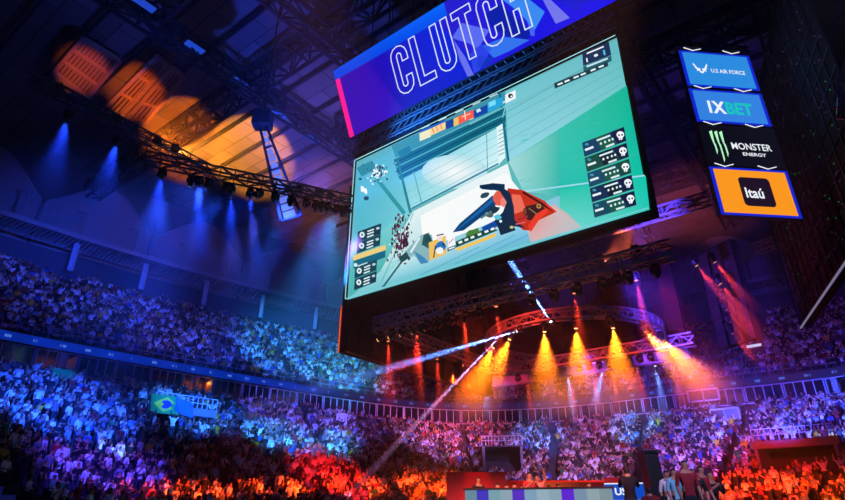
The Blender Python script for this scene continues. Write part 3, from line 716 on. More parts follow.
# narrow leaning lit frame left of the screen
a_, b_ = at(262, 126, 20.0), at(291, 218, 13.5)
d_ = (b_-a_).normalized(); s_ = d_.cross(Vector((0, 1, 0))).normalized(); n_ = s_.cross(d_).normalized()
fe = empty('leaning_light_frame', b_); tag(fe, 'narrow leaning black frame with a blue-white lit strip, crossing the lighting truss', 'light frame')
m1 = MB()
def fp(t, w): return a_+(b_-a_)*t+s_*w
for w0, w1 in ((-.12, -.5), (.22, .5)): m1.bar(fp(0, w0), fp(1, w1), .07, 'fixture_black')
for t in (0, .25, .5, .75, 1): m1.bar(fp(t, -.12-.38*t), fp(t, .22+.28*t), .05, 'fixture_black')
m1.build('frame', fe)
mat('strip_glow', '#000000', .5, emit='#6a86ff', es=.9)
m1 = MB()
for i in range(13):
    t0, t1 = .06+i*.072, .06+i*.072+.06
    m1.face([fp(t0, -.05-.3*t0)+n_*.05, fp(t1, -.05-.3*t1)+n_*.05, fp(t1, .1+.18*t1)+n_*.05, fp(t0, .1+.18*t0)+n_*.05], 'strip_glow')
m1.build('lit_strip', fe)
m1 = MB(); m1.box(a_+Z*.4, (.5, 0, 0), (0, .4, 0), (0, 0, .45), 'fixture_black'); m1.build('motor_box', fe)
m1 = MB(); m1.bar(a_+Z*.8, a_+Z*(33+EYE-a_.z), .03, 'black_steel'); m1.build('hoist_chain', fe)


# ------------------------------------------------------------------ people
def person_mesh(pose, name, subdiv=0):
    J = {}; E = []
    def j(n, p, r, t): J[n] = (p, r, t)
    def e(*ns):
        for a, b in zip(ns, ns[1:]): E.append((a, b))
    if pose == 'sit':
        hz_ = .5; lean = .05
    else: hz_ = .93; lean = 0.
    j('pelvis', (0, 0, hz_), (.15, .11), 'p'); j('waist', (0, -lean*.3, hz_+.18), (.13, .095), 's'); j('chest', (0, -lean, hz_+.42), (.17, .115), 's')
    j('neck', (0, -lean, hz_+.58), (.06, .06), 'k'); j('chin', (0, -lean-.02, hz_+.64), (.075, .085), 'k'); j('brow', (0, -lean-.01, hz_+.73), (.085, .10), 'h'); j('crown', (0, -lean, hz_+.80), (.055, .065), 'h')
    e('pelvis', 'waist', 'chest', 'neck', 'chin', 'brow', 'crown')
    sh = hz_+.48
    for s in (-1, 1):
        q = 'l' if s < 0 else 'r'
        j(q+'sh', (s*.19, -lean, sh), (.065, .065), 's')
        arms = {'sit': ((s*.25, -.08, sh-.26), (s*.14, -.30, sh-.32), (s*.08, -.38, sh-.30)),
                'stand': ((s*.25, .02, sh-.28), (s*.24, -.08, sh-.53), (s*.23, -.11, sh-.61)),
                'cheer': ((s*.32, -.04, sh+.16), (s*.26, -.10, sh+.42), (s*.25, -.12, sh+.50)),
                'clap': ((s*.26, -.10, sh-.20), (s*.09, -.33, sh-.05), (s*.04, -.38, sh+.02)),
                'wave': (((s*.30, -.05, sh+.18), (s*.24, -.12, sh+.44), (s*.22, -.14, sh+.52)) if s > 0 else ((s*.25, .02, sh-.28), (s*.22, -.14, sh-.50), (s*.2, -.2, sh-.54))),
                'phone': ((s*.24, -.14, sh-.20), (s*.10, -.36, sh+.08), (s*.06, -.38, sh+.15))}[pose]
        j(q+'el', arms[0], (.048, .048), 's'); j(q+'wr', arms[1], (.034, .034), 'k'); j(q+'ha', arms[2], (.045, .028), 'k')
        e('chest', q+'sh', q+'el', q+'wr', q+'ha')
        if pose == 'sit': legs = ((s*.10, -.05, hz_-.02), (s*.13, -.45, hz_-.03), (s*.12, -.42, .08), (s*.12, -.56, .04))
        else: legs = ((s*.10, 0, hz_-.06), (s*.12, -.02, .50), (s*.12, .02, .08), (s*.12, -.13, .04))
        j(q+'hp', legs[0], (.10, .10), 'p'); j(q+'kn', legs[1], (.065, .065), 'p'); j(q+'an', legs[2], (.045, .045), 'p'); j(q+'to', legs[3], (.04, .03), 'p')
        e('pelvis', q+'hp', q+'kn', q+'an', q+'to')
    ks = list(J); me = bpy.data.meshes.new('t'); me.from_pydata([J[k][0] for k in ks], [(ks.index(a), ks.index(b)) for a, b in E], []); me.update()
    o = bpy.data.objects.new('t', me); col.objects.link(o)
    md = o.modifiers.new('s', 'SKIN'); md.use_smooth_shade = True
    for i, k in enumerate(ks): sv = me.skin_vertices[0].data[i]; sv.radius = J[k][1]; sv.use_root = (k == 'pelvis')
    if subdiv: m2 = o.modifiers.new('d', 'SUBSURF'); m2.levels = m2.render_levels = subdiv
    dg = bpy.context.evaluated_depsgraph_get(); out = bpy.data.meshes.new_from_object(o.evaluated_get(dg)); bpy.data.objects.remove(o)
    out.name = name
    pts = {k: np.array(J[k][0]) for k in ks}; mats_ = ['skin', 'hair', 'shirt', 'trousers']
    out.materials.clear()
    for k in mats_: out.materials.append(MATS[k])
    segs = [(pts[a], pts[b], J[b][2]) for a, b in E]; idx = []
    for f in out.polygons:
        c = np.array(f.center); best = 1e9; t_ = 's'
        for a, b, t in segs:
            d = b-a; u = np.clip(((c-a)@d)/(d@d), 0, 1); q = np.linalg.norm(c-(a+d*u))
            if q < best: best = q; t_ = t
        if c[2] > hz_+.58 and abs(c[0]) < .13 and c[1] > -.16:
            t_ = 'h' if (c[2] > hz_+.715 or c[1] > .012-lean) else 'k'
        idx.append({'k': 0, 'h': 1, 's': 2, 'p': 3}[t_])
    out.polygons.foreach_set('material_index', idx)
    return out
POSES = ['stand', 'cheer', 'clap', 'wave', 'phone', 'sit']
LOWP = {p: person_mesh(p, 'p_'+p, 0) for p in POSES}
HIGH = {p: person_mesh(p, 'person_'+p, 1) for p in POSES}
SHIRTS = [('white', '#e6e6ea', .30), ('black', '#15151a', .36), ('grey', '#707278', .14), ('blue', '#2850a8', .05), ('yellow', '#d8b020', .03), ('red', '#a02028', .05), ('green', '#1e7a40', .02), ('pale blue', '#8ab4d8', .05)]
def pick_shirt(): return random.choices(SHIRTS, [s[2] for s in SHIRTS])[0]
SKINS = ['#d09a78', '#b98468', '#8c5c44', '#6c4434', '#e0ae90']
def project(p):
    x, y, z = p[0], p[1], p[2]-EYE; f = y*CT+z*ST
    if f < .1: return None
    return 422.5+F*x/f, 250-F*(-y*ST+z*CT)/f, f
voms = []          # (angle, half width in degrees, row range) kept free of people
def vom_at(px, py, pw, rowspan):
    best = None
    for k in range(LOW_ROWS):
        r, h = low(k); a, hh, P = hit(px, py, r)
        if best is None or abs(hh-h) < best[0]: best = (abs(hh-h), k, a)
    return best[1], best[2]
VK = []
for (px, py, hw, label, rows_) in ((504, 478, 3.3, 'tall dark stand entrance with a blue-lit rail, behind the stage table', 6), (184, 432, 4.6, 'stand entrance under the curved white balustrade hung with a green flag', 3), (802, 474, 5.0, 'wide dark stand entrance low in the right stand', 5)):
    k, a = vom_at(px, py, 0, 0); VK.append((k, a, hw, rows_, label))
    voms.append((a, hw, k-1, k+rows_))
people = []
KEEP = [(hit(726, 415, -5)[2], 1.5), (hit(838, 435, -9.)[2], 1.7), (hit(757, 357, 6.5)[2], 1.1)]
def fill(rows, fn, pitch, which):
    for k in range(rows):
        r, h = fn(k); rr = r+.45
        a = A0+1.
        while a < A1-1:
            R_ = R0(a)+rr; a += math.degrees(pitch/R_)*random.uniform(.92, 1.1)
            blk = (a-A0) % 13.5
            if blk < (1.3 if which == 'low' else .9): continue
            if random.random() < .07: continue
            if which == 'low':
                if any(abs(a-v[0]) < v[1] and v[2] <= k <= v[3] for v in voms): continue
            P = bowl(a, rr+random.uniform(-.08, .08), h)
            if any((P.x-q.x)**2+(P.y-q.y)**2 < rr_**2 for q, rr_ in KEEP): continue
            pr = project((P.x, P.y, P.z+1.4))
            if pr is None or not (-45 < pr[0] < 890 and 200 < pr[1] < 525): continue
            ps = random.choices(POSES, [.34, .09, .12, .07, .08, .30])[0]
            face = math.atan2(Q[1]-P.y, Q[0]-P.x)+PI/2+random.uniform(-.35, .35)
            people.append((P, ps, face, random.uniform(.8, .95), pick_shirt(), which, k, a, pr))
fill(LOW_ROWS, low, .47, 'low'); fill(UP_ROWS, upr, .47, 'up')
print('people', len(people))
def blocked(pr): return 455 < pr[0] < 705 and pr[1] > 470
cand = sorted([i for i, p in enumerate(people) if 2 < p[8][0] < 843 and p[8][1] < 492 and not blocked(p[8])], key=lambda i: people[i][8][2])
# nearest first, but never more than 290
near = set(cand[:285])
pose_words = {'stand': 'standing', 'cheer': 'cheering with both arms raised', 'clap': 'clapping', 'wave': 'waving one arm', 'phone': 'holding both hands up at face height', 'sit': 'seated'}
for i in sorted(near):
    P, ps, face, s, sh, which, k, a, pr = people[i]
    o = bpy.data.objects.new('spectator', HIGH[ps]); col.objects.link(o)
    o.location = P; o.rotation_euler = (0, 0, face); o.scale = (s, s, s); o.color = (*lin(sh[1]), 1)
    side_ = 'left stand' if a > 100 else 'right stand'
    x = pr[0]
    zone = 'far left' if x < 60 else 'left' if x < 130 else 'left of the table' if x < 460 else 'right by the dark entrance' if x > 770 else 'just right of the stage'
    lab = f'person in a {sh[0]} shirt {pose_words[ps]}, row {k+1} of the lower {side_}, {zone}'
    lab = f'{sh[0]}-shirted spectator {pose_words[ps]}, lower {side_}, {"front" if k < 4 else "middle" if k < 9 else "upper"} rows, {zone}'
    tag(o, ' '.join(lab.split()[:16]), 'person', ' '.join(lab.split()[:16]))
# everybody further away in one mass
def mass(name, idxs):
    V, Fs, Ls, Cs = [], [], [], []
    cache = {}
    for p, me in LOWP.items():
        n = len(me.vertices); v = np.empty(n*3); me.vertices.foreach_get('co', v); v = v.reshape(-1, 3)
        ls = np.empty(len(me.polygons), int); me.polygons.foreach_get('loop_total', ls)
        li = np.empty(len(me.loops), int); me.loops.foreach_get('vertex_index', li)
        mi = np.empty(len(me.polygons), int); me.polygons.foreach_get('material_index', mi); cache[p] = (v, ls, li, mi)
    off = 0; hairc = [lin(c) for c in ('#1a120e', '#2c1c12', '#0e0c0c', '#5a4028')]; pant = [lin(c) for c in ('#14161e', '#22283c', '#30343c', '#101014')]; sk = [lin(c) for c in SKINS]
    for i in idxs:
        P, ps, face, s, sh, *_ = people[i]; v, ls, li, mi = cache[ps]
        c, sn = math.cos(face)*s, math.sin(face)*s
        w = np.empty_like(v); w[:, 0] = v[:, 0]*c-v[:, 1]*sn+P.x; w[:, 1] = v[:, 0]*sn+v[:, 1]*c+P.y; w[:, 2] = v[:, 2]*s+P.z
        V.append(w); Ls.append(ls); Fs.append(li+off); off += len(v)
        pal = np.array([random.choice(sk), random.choice(hairc), lin(sh[1]), random.choice(pant)]); Cs.append(pal[mi])
    V = np.concatenate(V); Ls = np.concatenate(Ls); Fs = np.concatenate(Fs); Cs = np.concatenate(Cs)
    me = bpy.data.meshes.new(name); me.vertices.add(len(V)); me.vertices.foreach_set('co', V.ravel().astype(np.float32))
    me.loops.add(len(Fs)); me.loops.foreach_set('vertex_index', Fs.astype(np.int32)); me.polygons.add(len(Ls))
    st = np.concatenate([[0], np.cumsum(Ls)[:-1]]); me.polygons.foreach_set('loop_start', st.astype(np.int32))
    try: me.polygons.foreach_set('loop_total', Ls.astype(np.int32))
    except Exception: pass
    me.update(calc_edges=True)
    at_ = me.attributes.new('Col', 'FLOAT_COLOR', 'FACE'); at_.data.foreach_set('color', np.c_[Cs, np.ones(len(Cs))].ravel().astype(np.float32))
    me.materials.append(MATS['clothes'])
    o = bpy.data.objects.new(name, me); col.objects.link(o); print('crowd verts', len(V)); return o
o = mass('crowd', [i for i in range(len(people)) if i not in near])
tag(o, 'packed crowd of spectators filling the upper and lower stands', 'crowd', kind='stuff')

# ------------------------------------------------------------------ stand entrances
for n_, (k, a, hw, rows_, label) in enumerate(VK):
    r, h = low(k); r1, h1 = low(k+rows_); e = empty('stand_entrance', bowl(a, r, h)); tag(e, label, 'entrance')
    top = h1+.3 if n_ != 0 else h+2.7
    if n_ == 1: top = h+1.2
    if n_ == 2: top = h+1.9
    mb = MB(); ring_box(mb, r+.3, r1+.6, top-.12, top, 'concrete', a-hw, a+hw, 1.); mb.build('roof_slab', e)
    for q in (a-hw, a+hw-.4):
        mb = MB(); ring_box(mb, r, r1, h-1., top-.12, 'walkway_paint', q, q+.4, .4); mb.build('side_wall', e)
    mb = MB(); ring_box(mb, r1-.6, r1-.4, h-1., top-.12, 'black_fabric', a-hw+.5, a+hw-.5, 1.); mb.build('inner_wall', e)
    mb = MB()
    if n_ == 1:
        ring_box(mb, r+.1, r+.3, top-.05, top+.45, 'walkway_paint', a-hw, a+hw, .6)
    elif n_ == 2: ring_box(mb, r+.1, r+.3, top-.1, top+.4, 'walkway_paint', a-hw-.3, a+hw+.3, .8)
    nn = 12
    for q in range(nn+1):
        aa = a-hw+2*hw*q/nn; b0 = top if n_ == 0 else top+.4
        mb.bar(bowl(aa, r+.2, b0), bowl(aa, r+.2, b0+.8), .025, 'suite_white')
    for t in (.4, .8):
        for q in range(nn): mb.bar(bowl(a-hw+2*hw*q/nn, r+.2, b0+t), bowl(a-hw+2*hw*(q+1)/nn, r+.2, b0+t), .025, 'suite_white')
    mb.build('balustrade', e)
# flags and signs among the crowd
def low_point(px, py, up=1.3):
    best = None
    for k in range(LOW_ROWS):
        r, h = low(k); a, hh, P = hit(px, py, r+.2)
        if best is None or abs(hh-h-up) < best[0]: best = (abs(hh-h-up), P, a)
    return best[1], best[2]
mat('flag_green', '#12a04c', .8); mat('flag_yellow', '#f0e83c', .8); mat('flag_blue', '#1c3a9c', .8); mat('cloth_blue', '#2468c8', .8); mat('cloth_white', '#e8e8ec', .8)
def flag(px, py, w, hgt, m, name, label, extra=False, tilt=0., dR=None):
    P, a = low_point(px, py)
    if dR is not None: a, _, P = hit(px, py, dR)
    t = math.radians(a); out = Vector((math.cos(t), math.sin(t), 0)); sd = Vector((-out.y, out.x, 0))*(-1)
    fw = lambda u, v, d=0: P+sd*(u*w/2)+Z*(v*hgt/2+tilt*u)-out*(.12*math.sin(u*3+v)+d+.3)
    mb = MB(); n = 8
    for i in range(n):
        for k in range(4):
            u0, u1, v0, v1 = -1+2*i/n, -1+2*(i+1)/n, -1+.5*k, -.5+.5*k
            mb.face([fw(u0, v0), fw(u1, v0), fw(u1, v1), fw(u0, v1)], m)
            mb.face([fw(u0, v1, -.02), fw(u1, v1, -.02), fw(u1, v0, -.02), fw(u0, v0, -.02)], m)
    o = mb.build(name); tag(o, label, 'flag')
    if extra:
        mb = MB(); q = [fw(*p, .02) for p in ((-.8, 0), (-.4, .42), (0, .82), (.4, .42), (.8, 0), (.4, -.42), (0, -.82), (-.4, -.42))]
        c_ = fw(0, 0, .02)
        for i in range(8): mb.face([c_, q[i], q[(i+1) % 8]], 'flag_yellow')
        mb.build('yellow_diamond', o)
        mb = MB(); c_ = fw(0, 0, .04); q = [fw(.34*math.cos(i*PI/6), .46*math.sin(i*PI/6), .04) for i in range(12)]
        for i in range(12): mb.face([c_, q[i], q[(i+1) % 12]], 'flag_blue')
        mb.build('blue_disc', o)
    return o
flag(163, 405, 2.0, 1.15, 'flag_green', 'national_flag', 'green flag with yellow diamond and blue disc held above the curved balustrade', True, dR=low(VK[1][0])[0]-.1)
flag(182, 408, 1.3, .9, 'cloth_blue', 'blue_flag', 'plain light blue flag held beside the green and yellow flag', tilt=-.2, dR=low(VK[1][0])[0]-.1)
flag(61, 376, 1.5, .8, 'flag_green', 'green_flag', 'plain green flag hung on the rail below the suites at far left')
flag(341, 420, 1.0, 1.1, 'cloth_white', 'white_sheet', 'small white sheet held up in the middle of the left lower stand')
# boards
def board(name, label, cat, p, w, h, m, px=None):
    pass
mat('sign_glow', '#000000', .5, emit='#cfd8ff', es=.9); mat('booth_dark', '#10142a', .3)
def facing_box(P, w, h, d, m, name, parent=None, off=0.):
    o_ = Vector((P.x-Q[0], P.y-Q[1], 0)).normalized(); s_ = Vector((o_.y, -o_.x, 0)); mb = MB()
    mb.box(P-o_*off, s_*(w/2), o_*(d/2), Z*(h/2), m); return mb.build(name, parent), o_, s_
# lit sign in the upper right stand
a, hh, P = hit(757, 357, 6.5)
e = empty('lit_sign', P); tag(e, 'small white lit sign panel in the right upper stand crowd', 'sign')
facing_box(P, 1.9, 2.3, .12, 'booth_dark', 'panel', e); facing_box(P+Z*1.2, 1.4, .28, .12, 'sign_glow', 'top_light', e, .08)
mb = MB(); o_ = Vector((P.x-Q[0], P.y-Q[1], 0)).normalized(); s_ = Vector((o_.y, -o_.x, 0))
for sx in (-.42, .35):
    q = [P+s_*(sx+.3*math.cos(i*PI/5))+Z*(.48*math.sin(i*PI/5)-.15)-o_*.1 for i in range(10)]
    for i in range(10): mb.bar(q[i], q[(i+1) % 10], .06, 'sign_glow')
mb.build('symbols', e)
# led board at the right edge
a, hh, P = hit(838, 435, -9.)
e = empty('led_sign_board', P); tag(e, 'white-outlined LED board at the right edge of the lower stand', 'LED board')
facing_box(P, 3.4, .8, .12, 'booth_dark', 'panel', e)
mb = MB(); o_ = Vector((P.x-Q[0], P.y-Q[1], 0)).normalized(); s_ = Vector((o_.y, -o_.x, 0))
for z in (-.4, .4): mb.bar(P-s_*1.7+Z*z-o_*.1, P+s_*1.7+Z*z-o_*.1, .03, 'sign_glow')
mb.bar(P-s_*1.7-Z*.4-o_*.1, P-s_*1.7+Z*.4-o_*.1, .03, 'sign_glow')
q = [P-s_*1.3+s_*(.24*math.cos(i*PI/5))+Z*(.24*math.sin(i*PI/5))-o_*.1 for i in range(10)]
for i in range(10): mb.bar(q[i], q[(i+1) % 10], .035, 'sign_glow')
for i in range(7): mb.box(P+s_*(-.7+i*.2)-o_*.1, s_*.06, o_*.02, Z*(.08+.06*(i % 3)), 'sign_glow')
mb.box(P+s_*1.0-o_*.1, s_*.4, o_*.02, Z*.2, 'sign_glow'); mb.build('glowing_outline', e)
# commentary booths
for (x0, x1, y0, y1, lab) in ((690, 718, 391, 401, 'white-framed commentary booth in the suite row, right of centre'), (713, 739, 410, 420, 'small blue-lit booth standing in the right lower stand crowd')):
    dR = -.6 if y0 < 400 else -5
    a, hh, P = hit((x0+x1)/2, (y0+y1)/2, dR); f = project(P)[2]; w = (x1-x0)/F*f; h = (y1-y0)/F*f*1.08
    e = empty('commentary_booth', P); tag(e, lab, 'booth')
    facing_box(P, w, h, .8, 'booth_dark', 'body', e)
    o_ = Vector((P.x-Q[0], P.y-Q[1], 0)).normalized(); s_ = Vector((o_.y, -o_.x, 0)); mb = MB()
    cs = [P-o_*.45+s_*(sx*w/2)+Z*(sz*h/2) for sx, sz in ((-1, -1), (1, -1), (1, 1), (-1, 1))]
    for i in range(4): mb.bar(cs[i], cs[(i+1) % 4], .07, 'suite_white')
    mb.bar((cs[0]+cs[1])/2, (cs[2]+cs[3])/2, .05, 'suite_white'); mb.build('window_frame', e)

# ------------------------------------------------------------------ stage
mb = MB(); n = 40; SC = Vector((4.6, 21, 0)); SR = 7.6
mb.tube([SC, SC+Z*1.15, SC+Z*1.15, SC+Z*1.2], [SR, SR, SR+.08, SR+.08], 'stage_black', 48)
o = mb.build('stage_platform'); tag(o, 'low round black stage platform in the middle of the arena', 'stage')
mat('led_grey', '#000', .5, emit='#8aa2b4', es=1.) if False else None
# players' table with LED front
dA, dB = atd(465, 490, 19.3), atd(612, 490, 19.0)
ztop = dA.z; te = empty('stage_table', Vector(((dA.x+dB.x)/2, (dA.y+dB.y)/2, 1.2))); tag(te, 'long stage table with a blue, grey and purple LED front', 'table')
A2, B2 = Vector((dA.x, dA.y, 0)), Vector((dB.x, dB.y, 0)); d_ = (B2-A2).normalized(); n_ = Vector((-d_.y, d_.x, 0)); Lt = (B2-A2).length
mb = MB(); mb.box((A2+B2)/2+n_*.45+Z*(ztop+.02), d_*(Lt/2+.05), n_*.5, Z*.03, 'stage_black'); mb.build('tabletop', te)
mb = MB(); mb.box((A2+B2)/2+n_*.45+Z*((ztop+1.2)/2-.02), d_*(Lt/2), n_*.42, Z*((ztop-1.2)/2-.01), 'stage_black'); mb.build('base', te)
mb = MB(); bands = ['#5c8ca0', '#2030c0', '#6ea4b4', '#88a8b8', '#4424c8', '#78a4c0', '#94b4c4', '#8aaaba', '#5a20d8', '#7494b0', '#90a8b0', '#7c98a0']
for i, c in enumerate(bands):
    u0, u1 = Lt*i/len(bands), Lt*(i+1)/len(bands)
    for j in range(3):
        z0, z1 = 1.2+(ztop-1.2)*j/3, 1.2+(ztop-1.2)*(j+1)/3
        mb.face([A2+d_*u0+Z*z0-n_*.0+n_*-.01, A2+d_*u1+Z*z0-n_*.01, A2+d_*u1+Z*z1-n_*.01, A2+d_*u0+Z*z1-n_*.01], 'led_picture', tuple(x*(.7+.1*j) for x in S(c)))
mb.build('led_front', te)
for i in range(0):
    p = A2+d_*(Lt*(.30+i*.14))+n_*.5+Z*(ztop+.05); e = empty('monitor', p); tag(e, 'black monitor seen from behind on the stage table', 'monitor', 'monitors on the stage table')
    mb = MB(); mb.box(p+Z*.2, d_*.27, n_*.02, Z*.13, 'fixture_black'); mb.build('screen_panel', e)
    mb = MB(); mb.bar(p, p+Z*.12, .02, 'fixture_black'); mb.box(p+Z*.01, d_*.12, n_*.08, Z*.008, 'fixture_black'); mb.build('stand', e)
# hoardings behind the stage
def hoard(label, x0, x1, y0, y1, d, m, cat='barrier board', thick=.15, y0b=None, text=None, down=None, name='barrier_board'):
    a, b = atd(x0, y0, d), atd(x1, y0b or y0, d); hgt = a.z-atd(x0, y1, d).z; lo = max(0, a.z-hgt) if down is None else down
    e = empty(name, Vector(((a.x+b.x)/2, (a.y+b.y)/2, lo))); tag(e, label, cat)
    A, B = Vector((a.x, a.y, 0)), Vector((b.x, b.y, 0)); d_ = (B-A).normalized(); n_ = Vector((-d_.y, d_.x, 0))
    mb = MB(); mb.hexa([A+Z*lo, B+Z*lo, B+n_*thick+Z*lo, A+n_*thick+Z*lo, A+Z*a.z, B+Z*b.z, B+n_*thick+Z*b.z, A+n_*thick+Z*a.z], m); mb.build('panel', e)
    mb = MB()
    for t in (0.02, .34, .66, .98): p = A+(B-A)*t+n_*(thick+.05); mb.bar(p, p+Z*(a.z-.1), .03, 'black_steel')
    mb.build('support_posts', e)
    return e, A, B, d_, n_, a.z, lo
mat('banner_red', '#b81c2c', .7); mat('banner_orange', '#f08848', .7); mat('banner_pink', '#e89080', .7); mat('led_board_blue', '#000000', .6, emit='#0c4cc8', es=.9)
hoard('tall plain red board behind the left end of the stage table', 446, 505, 472, 492, 27, 'banner_red', down=0)
hoard('dark upper board running behind the players', 505, 610, 480.5, 492, 30, 'banner_red', down=0)
hoard('pale orange board low behind the stage table', 535, 606, 482, 492, 26, 'banner_orange', down=0)
hb_ = hoard('pale pink strip of board above the blue sponsor board', 604, 657, 477.5, 484, 26.5, 'banner_pink', down=0)
hb_ = hoard('blue lit board with white letters, right end of the stage table', 604, 656, 483, 499, 24, 'led_board_blue', down=0)
text_mesh('US', hb_[1]+hb_[3]*.34-hb_[4]*.02+Z*(hb_[5]-.42), hb_[3], Z, .34, 'text_white', 'lettering', hb_[0], .03, 1.1)
mb = MB()
for z in (hb_[5]-.03, hb_[5]-.62): mb.bar(hb_[1]+Z*z-hb_[4]*.02, hb_[2]+Z*z-hb_[4]*.02, .02, 'text_white')
mb.build('white_lines', hb_[0])
p = atd(661, 500, 20); e = empty('equipment_tower', Vector((p.x, p.y, 0))); tag(e, 'leaning dark equipment case between the blue board and the standing group', 'equipment case')
mb = MB(); mb.hexa([Vector((p.x-.2, p.y-.2, 0)), Vector((p.x+.35, p.y-.2, 0)), Vector((p.x+.35, p.y+.4, 0)), Vector((p.x-.2, p.y+.4, 0)), Vector((p.x-.36, p.y-.2, 3.55)), Vector((p.x+.05, p.y-.2, 3.55)), Vector((p.x+.05, p.y+.4, 3.55)), Vector((p.x-.36, p.y+.4, 3.55))], 'fixture_black'); mb.build('body', e)
mb = MB(); mb.bar(Vector((p.x-.36, p.y-.22, 3.5)), Vector((p.x+.05, p.y-.22, 3.5)), .03, 'black_steel'); mb.build('handle', e)
# people on and round the stage
def stage_person(px, ytop, d, pose, shirt, label, height=1.78, extra=None, face=PI, name='person', feet=None):
    top = atd(px, ytop, d); s = height/1.74
    z0 = feet if feet is not None else top.z-height
    o = bpy.data.objects.new(name, HIGH[pose]); col.objects.link(o); o.location = (top.x, top.y, z0); o.rotation_euler = (0, 0, face); o.scale = (s, s, (top.z-z0)/(1.74 if pose != 'sit' else 1.32)); o.color = (*lin(shirt), 1)
    tag(o, label, 'person')
    return o
F0 = 0.
stage_person(478, 476.5, 22.5, 'stand', '#0c0c10', 'person in a black suit standing at the left end of the stage table', feet=1.2, face=.4)
stage_person(529, 471.5, 21.5, 'clap', '#b83038', 'player in a dark red jersey standing with hands together behind the table', feet=1.2, face=.2)
stage_person(536.5, 474, 22.2, 'wave', '#d89088', 'player in a pale pink shirt standing beside the one in dark red', feet=1.2, face=-.2)
stage_person(497, 482, 21, 'sit', '#2c3070', 'seated player in a navy shirt, leftmost behind the table', feet=1.2, face=.1)
stage_person(506, 483, 21, 'sit', '#d8a030', 'seated player in a yellow shirt behind the table', feet=1.2, face=.1)
stage_person(514, 483, 21, 'clap', '#203c80', 'player in a blue shirt leaning at the table beside the yellow one', feet=1.2, face=.1)
stage_person(521, 484, 21, 'sit', '#d8d0d0', 'seated player in a white shirt behind the table', feet=1.2, face=.1)
stage_person(548, 484, 21.4, 'sit', '#e0d0cc', 'seated person in a white top right of the standing players', feet=1.2, face=.1)
stage_person(557, 483, 21.2, 'sit', '#f0b828', 'seated person in a bright yellow top by the orange board', feet=1.2, face=.1)
stage_person(588, 482, 21, 'clap', '#5c1420', 'person in dark red bent over the right part of the table', feet=1.2, face=.1)
stage_person(626, 466, 17.5, 'phone', '#14080c', 'tall dark camera operator standing in front of the blue board', feet=1.2, face=PI*.9)
stage_person(648, 486, 17.3, 'sit', '#701018', 'person in dark red crouching beside the camera operator', feet=1.25, face=PI*.8)
stage_person(672, 468, 17.8, 'stand', '#7cc8d8', 'person in a pale blue top standing left of the presenter', feet=1.2, face=.3)
stage_person(665, 470, 18.8, 'stand', '#e0dcdc', 'person in a white shirt half hidden behind the one in pale blue', feet=1.2, face=.2)
stage_person(683, 459.5, 16, 'stand', '#8c1c28', 'presenter in an open grey jacket over a red top, tallest of the group', feet=1.2, face=0.)
stage_person(691, 468, 16.4, 'stand', '#101014', 'person in black standing right of the presenter', feet=1.2, face=-.3)
stage_person(699, 465, 17.2, 'stand', '#a02028', 'person in a red shirt at the right end of the standing group', feet=1.2, face=.5)
stage_person(708, 470, 17.8, 'clap', '#1c1018', 'person in a dark top right of the red-shirted one', feet=0.9, face=.2)

# ------------------------------------------------------------------ lamps
mat('lens_blue', '#000000', .3, emit='#7fb0ff', es=2.2); mat('lens_white', '#000000', .3, emit='#f4f6ff', es=4.); mat('lens_amber', '#000000', .3, emit='#ffb060', es=5.); mat('lens_red', '#000000', .3, emit='#ff7a4a', es=2.5)
fx = empty('moving_head_light')
mb = MB(); mb.box((0, 0, -.06), (.17, 0, 0), (0, .17, 0), (0, 0, .07), 'fixture_black'); mb.bar((-.1, 0, 0), (-.1, 0, .15), .025, 'fixture_black'); mb.bar((.1, 0, 0), (.1, 0, .15), .025, 'fixture_black'); fb = mb.build('base', fx)
mb = MB()
for s in (-1, 1): mb.bar((s*.19, 0, -.1), (s*.19, 0, -.42), .025, 'fixture_black', .06)
mb.bar((-.19, 0, -.12), (.19, 0, -.12), .03, 'fixture_black'); fy = mb.build('yoke', fx)
mb = MB(); mb.tube([(0, 0, .2), (0, 0, .14), (0, 0, -.1), (0, 0, -.24)], [.09, .14, .15, .13], 'fixture_black', 14); fh = mb.build('head', fx); fh.location = (0, 0, -.38)
LENS = {}
for k in ('lens_blue', 'lens_white', 'lens_amber', 'lens_red'):
    mb = MB(); mb.tube([(0, 0, -.235), (0, 0, -.255)], [.115, .105], k, 14); LENS[k] = mb.build('lens'); LENS[k].parent = fh
first_fx = [True]
